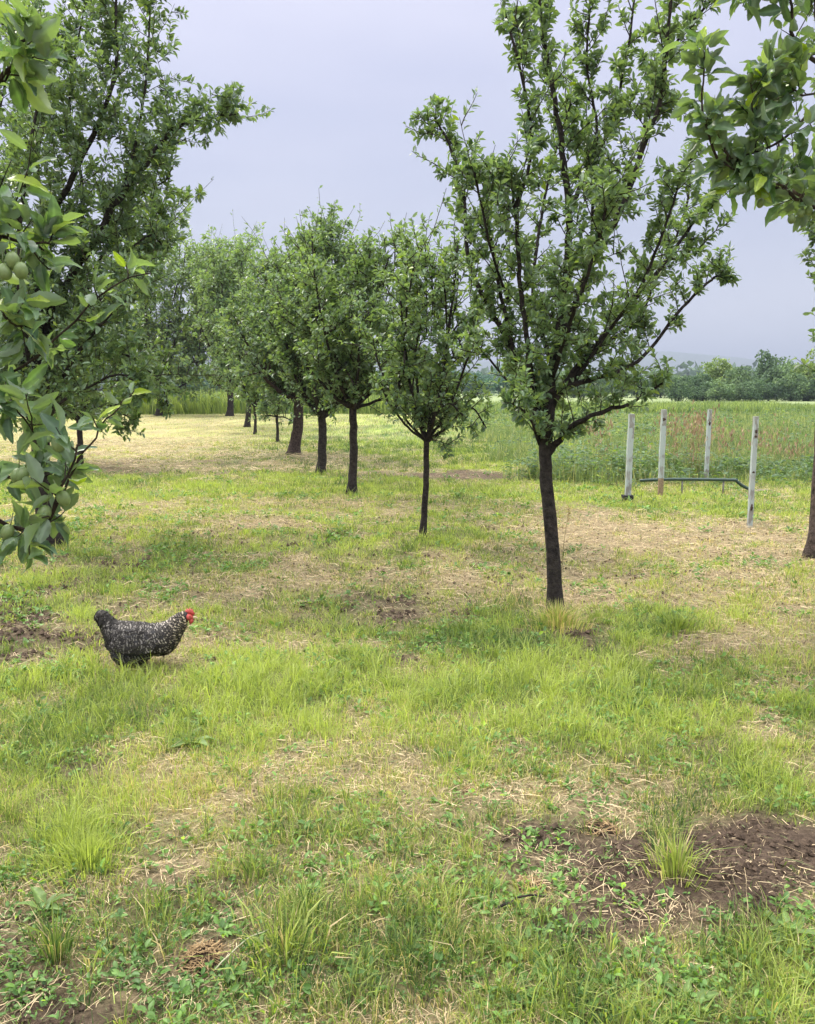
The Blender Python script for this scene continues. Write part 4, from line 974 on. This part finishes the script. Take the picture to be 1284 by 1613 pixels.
feathers(mb, V, Nn, 900, .02, lambda x_, z_: np.where(rng.random(len(x_)) < .75, .62, .15)); mb.build('belly_fluff', M_feather, hen)
mb = MB(); V, Nn = loft(mb, [((350, 306), (250, 560), .05), ((290, 270), (200, 450), .038), ((235, 222), (160, 360), .028), ((185, 190), (128, 290), .016), ((125, 186), (98, 232), .005)], 14, (.012, .012, .012), 12)
feathers(mb, V, Nn, 420, .026, lambda x_, z_: np.where(rng.random(len(x_)) < .2, .45, .05)); mb.build('tail', M_feather, hen)
for sg in (-1, 1):
    mb = MB(); n = 22; V = []; prof = []
    up = [(300, 480), (340, 420), (420, 375), (520, 360), (620, 380), (690, 430), (735, 490)]; lo = [(300, 490), (350, 545), (430, 575), (520, 590), (620, 590), (690, 560), (735, 500)]
    U = smooth_path([hp(*a) for a in up], n); Lo = smooth_path([hp(*a) for a in lo], n); m_ = 7; Vr = []; Nr = []
    for k in range(n):
        for j_ in range(m_):
            t_ = j_ / (m_ - 1); c = U[k] * (1 - t_) + Lo[k] * t_; bul = math.sin(math.pi * t_) ** .6 * math.sin(math.pi * min(1, (k + .5) / n)) ** .5
            Vr.append(c + np.array([0, sg * (.072 + .026 * bul + .03 * t_), 0])); Nr.append([0, sg, .25 - .5 * t_])
    Vr = np.array(Vr).reshape(n, m_, 3)[::1]; Nr = nrm(np.array(Nr)).reshape(n, m_, 3)
    q = [(k * m_ + j_, k * m_ + j_ + 1, (k + 1) * m_ + j_ + 1, (k + 1) * m_ + j_) for k in range(n - 1) for j_ in range(m_ - 1)]
    mb.add(Vr.reshape(-1, 3), q, None, (.028, .027, .027))
    feathers(mb, Vr[:, :-1], Nr[:, :-1], 520, .024, lambda x_, z_: lightf(x_, z_) * .95); mb.build('wing', M_feather, hen)
# head parts
mb = MB(); V, Nn = loft(mb, [((1018, 222), (1022, 300), .0245), ((1040, 226), (1046, 296), .0235), ((1062, 238), (1066, 288), .016), ((1078, 252), (1080, 276), .009)], 14, (1, 1, 1), 8); mb.build('face', M_comb, hen)
mb = MB(); cm = [(1008, 228), (1000, 190), (1012, 196), (1018, 172), (1032, 192), (1044, 168), (1056, 190), (1070, 180), (1080, 208), (1094, 226), (1088, 250), (1060, 240), (1035, 228)]
n = len(cm); V = [hp(u, v, -.004) for u, v in cm] + [hp(u, v, .004) for u, v in cm] + [hp(1048, 212, -.007), hp(1048, 212, .007)]
mb.add(V, [(k, (k + 1) % n, n + (k + 1) % n, n + k) for k in range(n)], [(2 * n, (k + 1) % n, k) for k in range(n)] + [(2 * n + 1, n + k, n + (k + 1) % n) for k in range(n)]); mb.build('comb', M_comb, hen)
for sg in (-1, 1):
    mb = MB(); cm = [(1048, 280), (1072, 278), (1080, 298), (1070, 322), (1052, 334), (1038, 318), (1036, 296)]; n = len(cm)
    V = [hp(u, v, sg * .007) for u, v in cm] + [hp(u, v, sg * .013) for u, v in cm] + [hp(1056, 304, sg * .004), hp(1056, 304, sg * .016)]
    mb.add(V, [(k, (k + 1) % n, n + (k + 1) % n, n + k) for k in range(n)], [(2 * n, (k + 1) % n, k) for k in range(n)] + [(2 * n + 1, n + k, n + (k + 1) % n) for k in range(n)]); mb.build('wattle', M_comb, hen)
    mb = MB(); c = hp(1050, 250, sg * .0195); tube(mb, [c - [0, sg * .004, 0], c + [0, sg * .0012, 0], c + [0, sg * .0022, 0]], [.0045, .0042, .002], 12); ey = mb.build('eye', M_eye, hen)
    mb = MB(); tube(mb, [c + [0, sg * .001, 0], c + [0, sg * .003, 0]], [.002, .001], 10); mb.build('pupil', M_pupil, ey)
mb = MB(); V, Nn = loft(mb, [((1066, 246), (1068, 284), .009), ((1088, 252), (1088, 284), .0065), ((1106, 260), (1106, 281), .004), ((1124, 272), (1124, 278), .001)], 10, (1, 1, 1), 8); mb.build('beak', M_beak, hen)
for sg, fx, lift in ((-1, 500, 0), (1, 590, 0)):
    mb = MB(); hip = hp(510 + (fx - 500) * .5, 660, sg * .045); hock = hp(fx - 25, 725, sg * .045); ank = hp(fx, 805, sg * .045)
    tube(mb, smooth_path([hip, hock, (hock + ank) / 2, ank], 10), [.022, .018, .013, .009, .0075, .006, .0055, .0055, .006, .007], 10)
    for ang in (-.5, 0, .5, math.pi): 
        Lt = .05 if ang != math.pi else .022; dd = np.array([math.cos(ang), math.sin(ang), 0])
        tube(mb, [ank, ank + dd * Lt * .5 + [0, 0, .002], ank + dd * Lt * .85 - [0, 0, .004], ank + dd * Lt - [0, 0, .008]], [.005, .0042, .0032, .001], 7)
    mb.build('leg', M_shank, hen)
hen.rotation_euler = (0, 0, math.radians(4))

# ------------------------------------------------------------ haze
HAZE = True
if HAZE:
    m = bpy.data.materials.new('haze'); m.use_nodes = True; t = m.node_tree; t.nodes.clear(); o_ = t.nodes.new('ShaderNodeOutputMaterial'); v = t.nodes.new('ShaderNodeVolumePrincipled')
    v.inputs['Color'].default_value = (.42, .47, .58, 1); v.inputs['Density'].default_value = .00055; v.inputs['Anisotropy'].default_value = 0.2
    t.links.new(v.outputs[0], o_.inputs['Volume'])
    mb = MB(); x0, x1, y0, y1, z0, z1 = -9500, 9500, -100, 9500, -8, 190
    V = [(x_, y_, z_) for z_ in (z0, z1) for x_, y_ in ((x0, y0), (x1, y0), (x1, y1), (x0, y1))]
    mb.add(V, [(3, 2, 1, 0), (4, 5, 6, 7), (0, 1, 5, 4), (1, 2, 6, 5), (2, 3, 7, 6), (3, 0, 4, 7)])
    tag(mb.build('haze', m, smooth=False), 'thin pale haze over the far fields and hills', 'haze', kind='stuff')
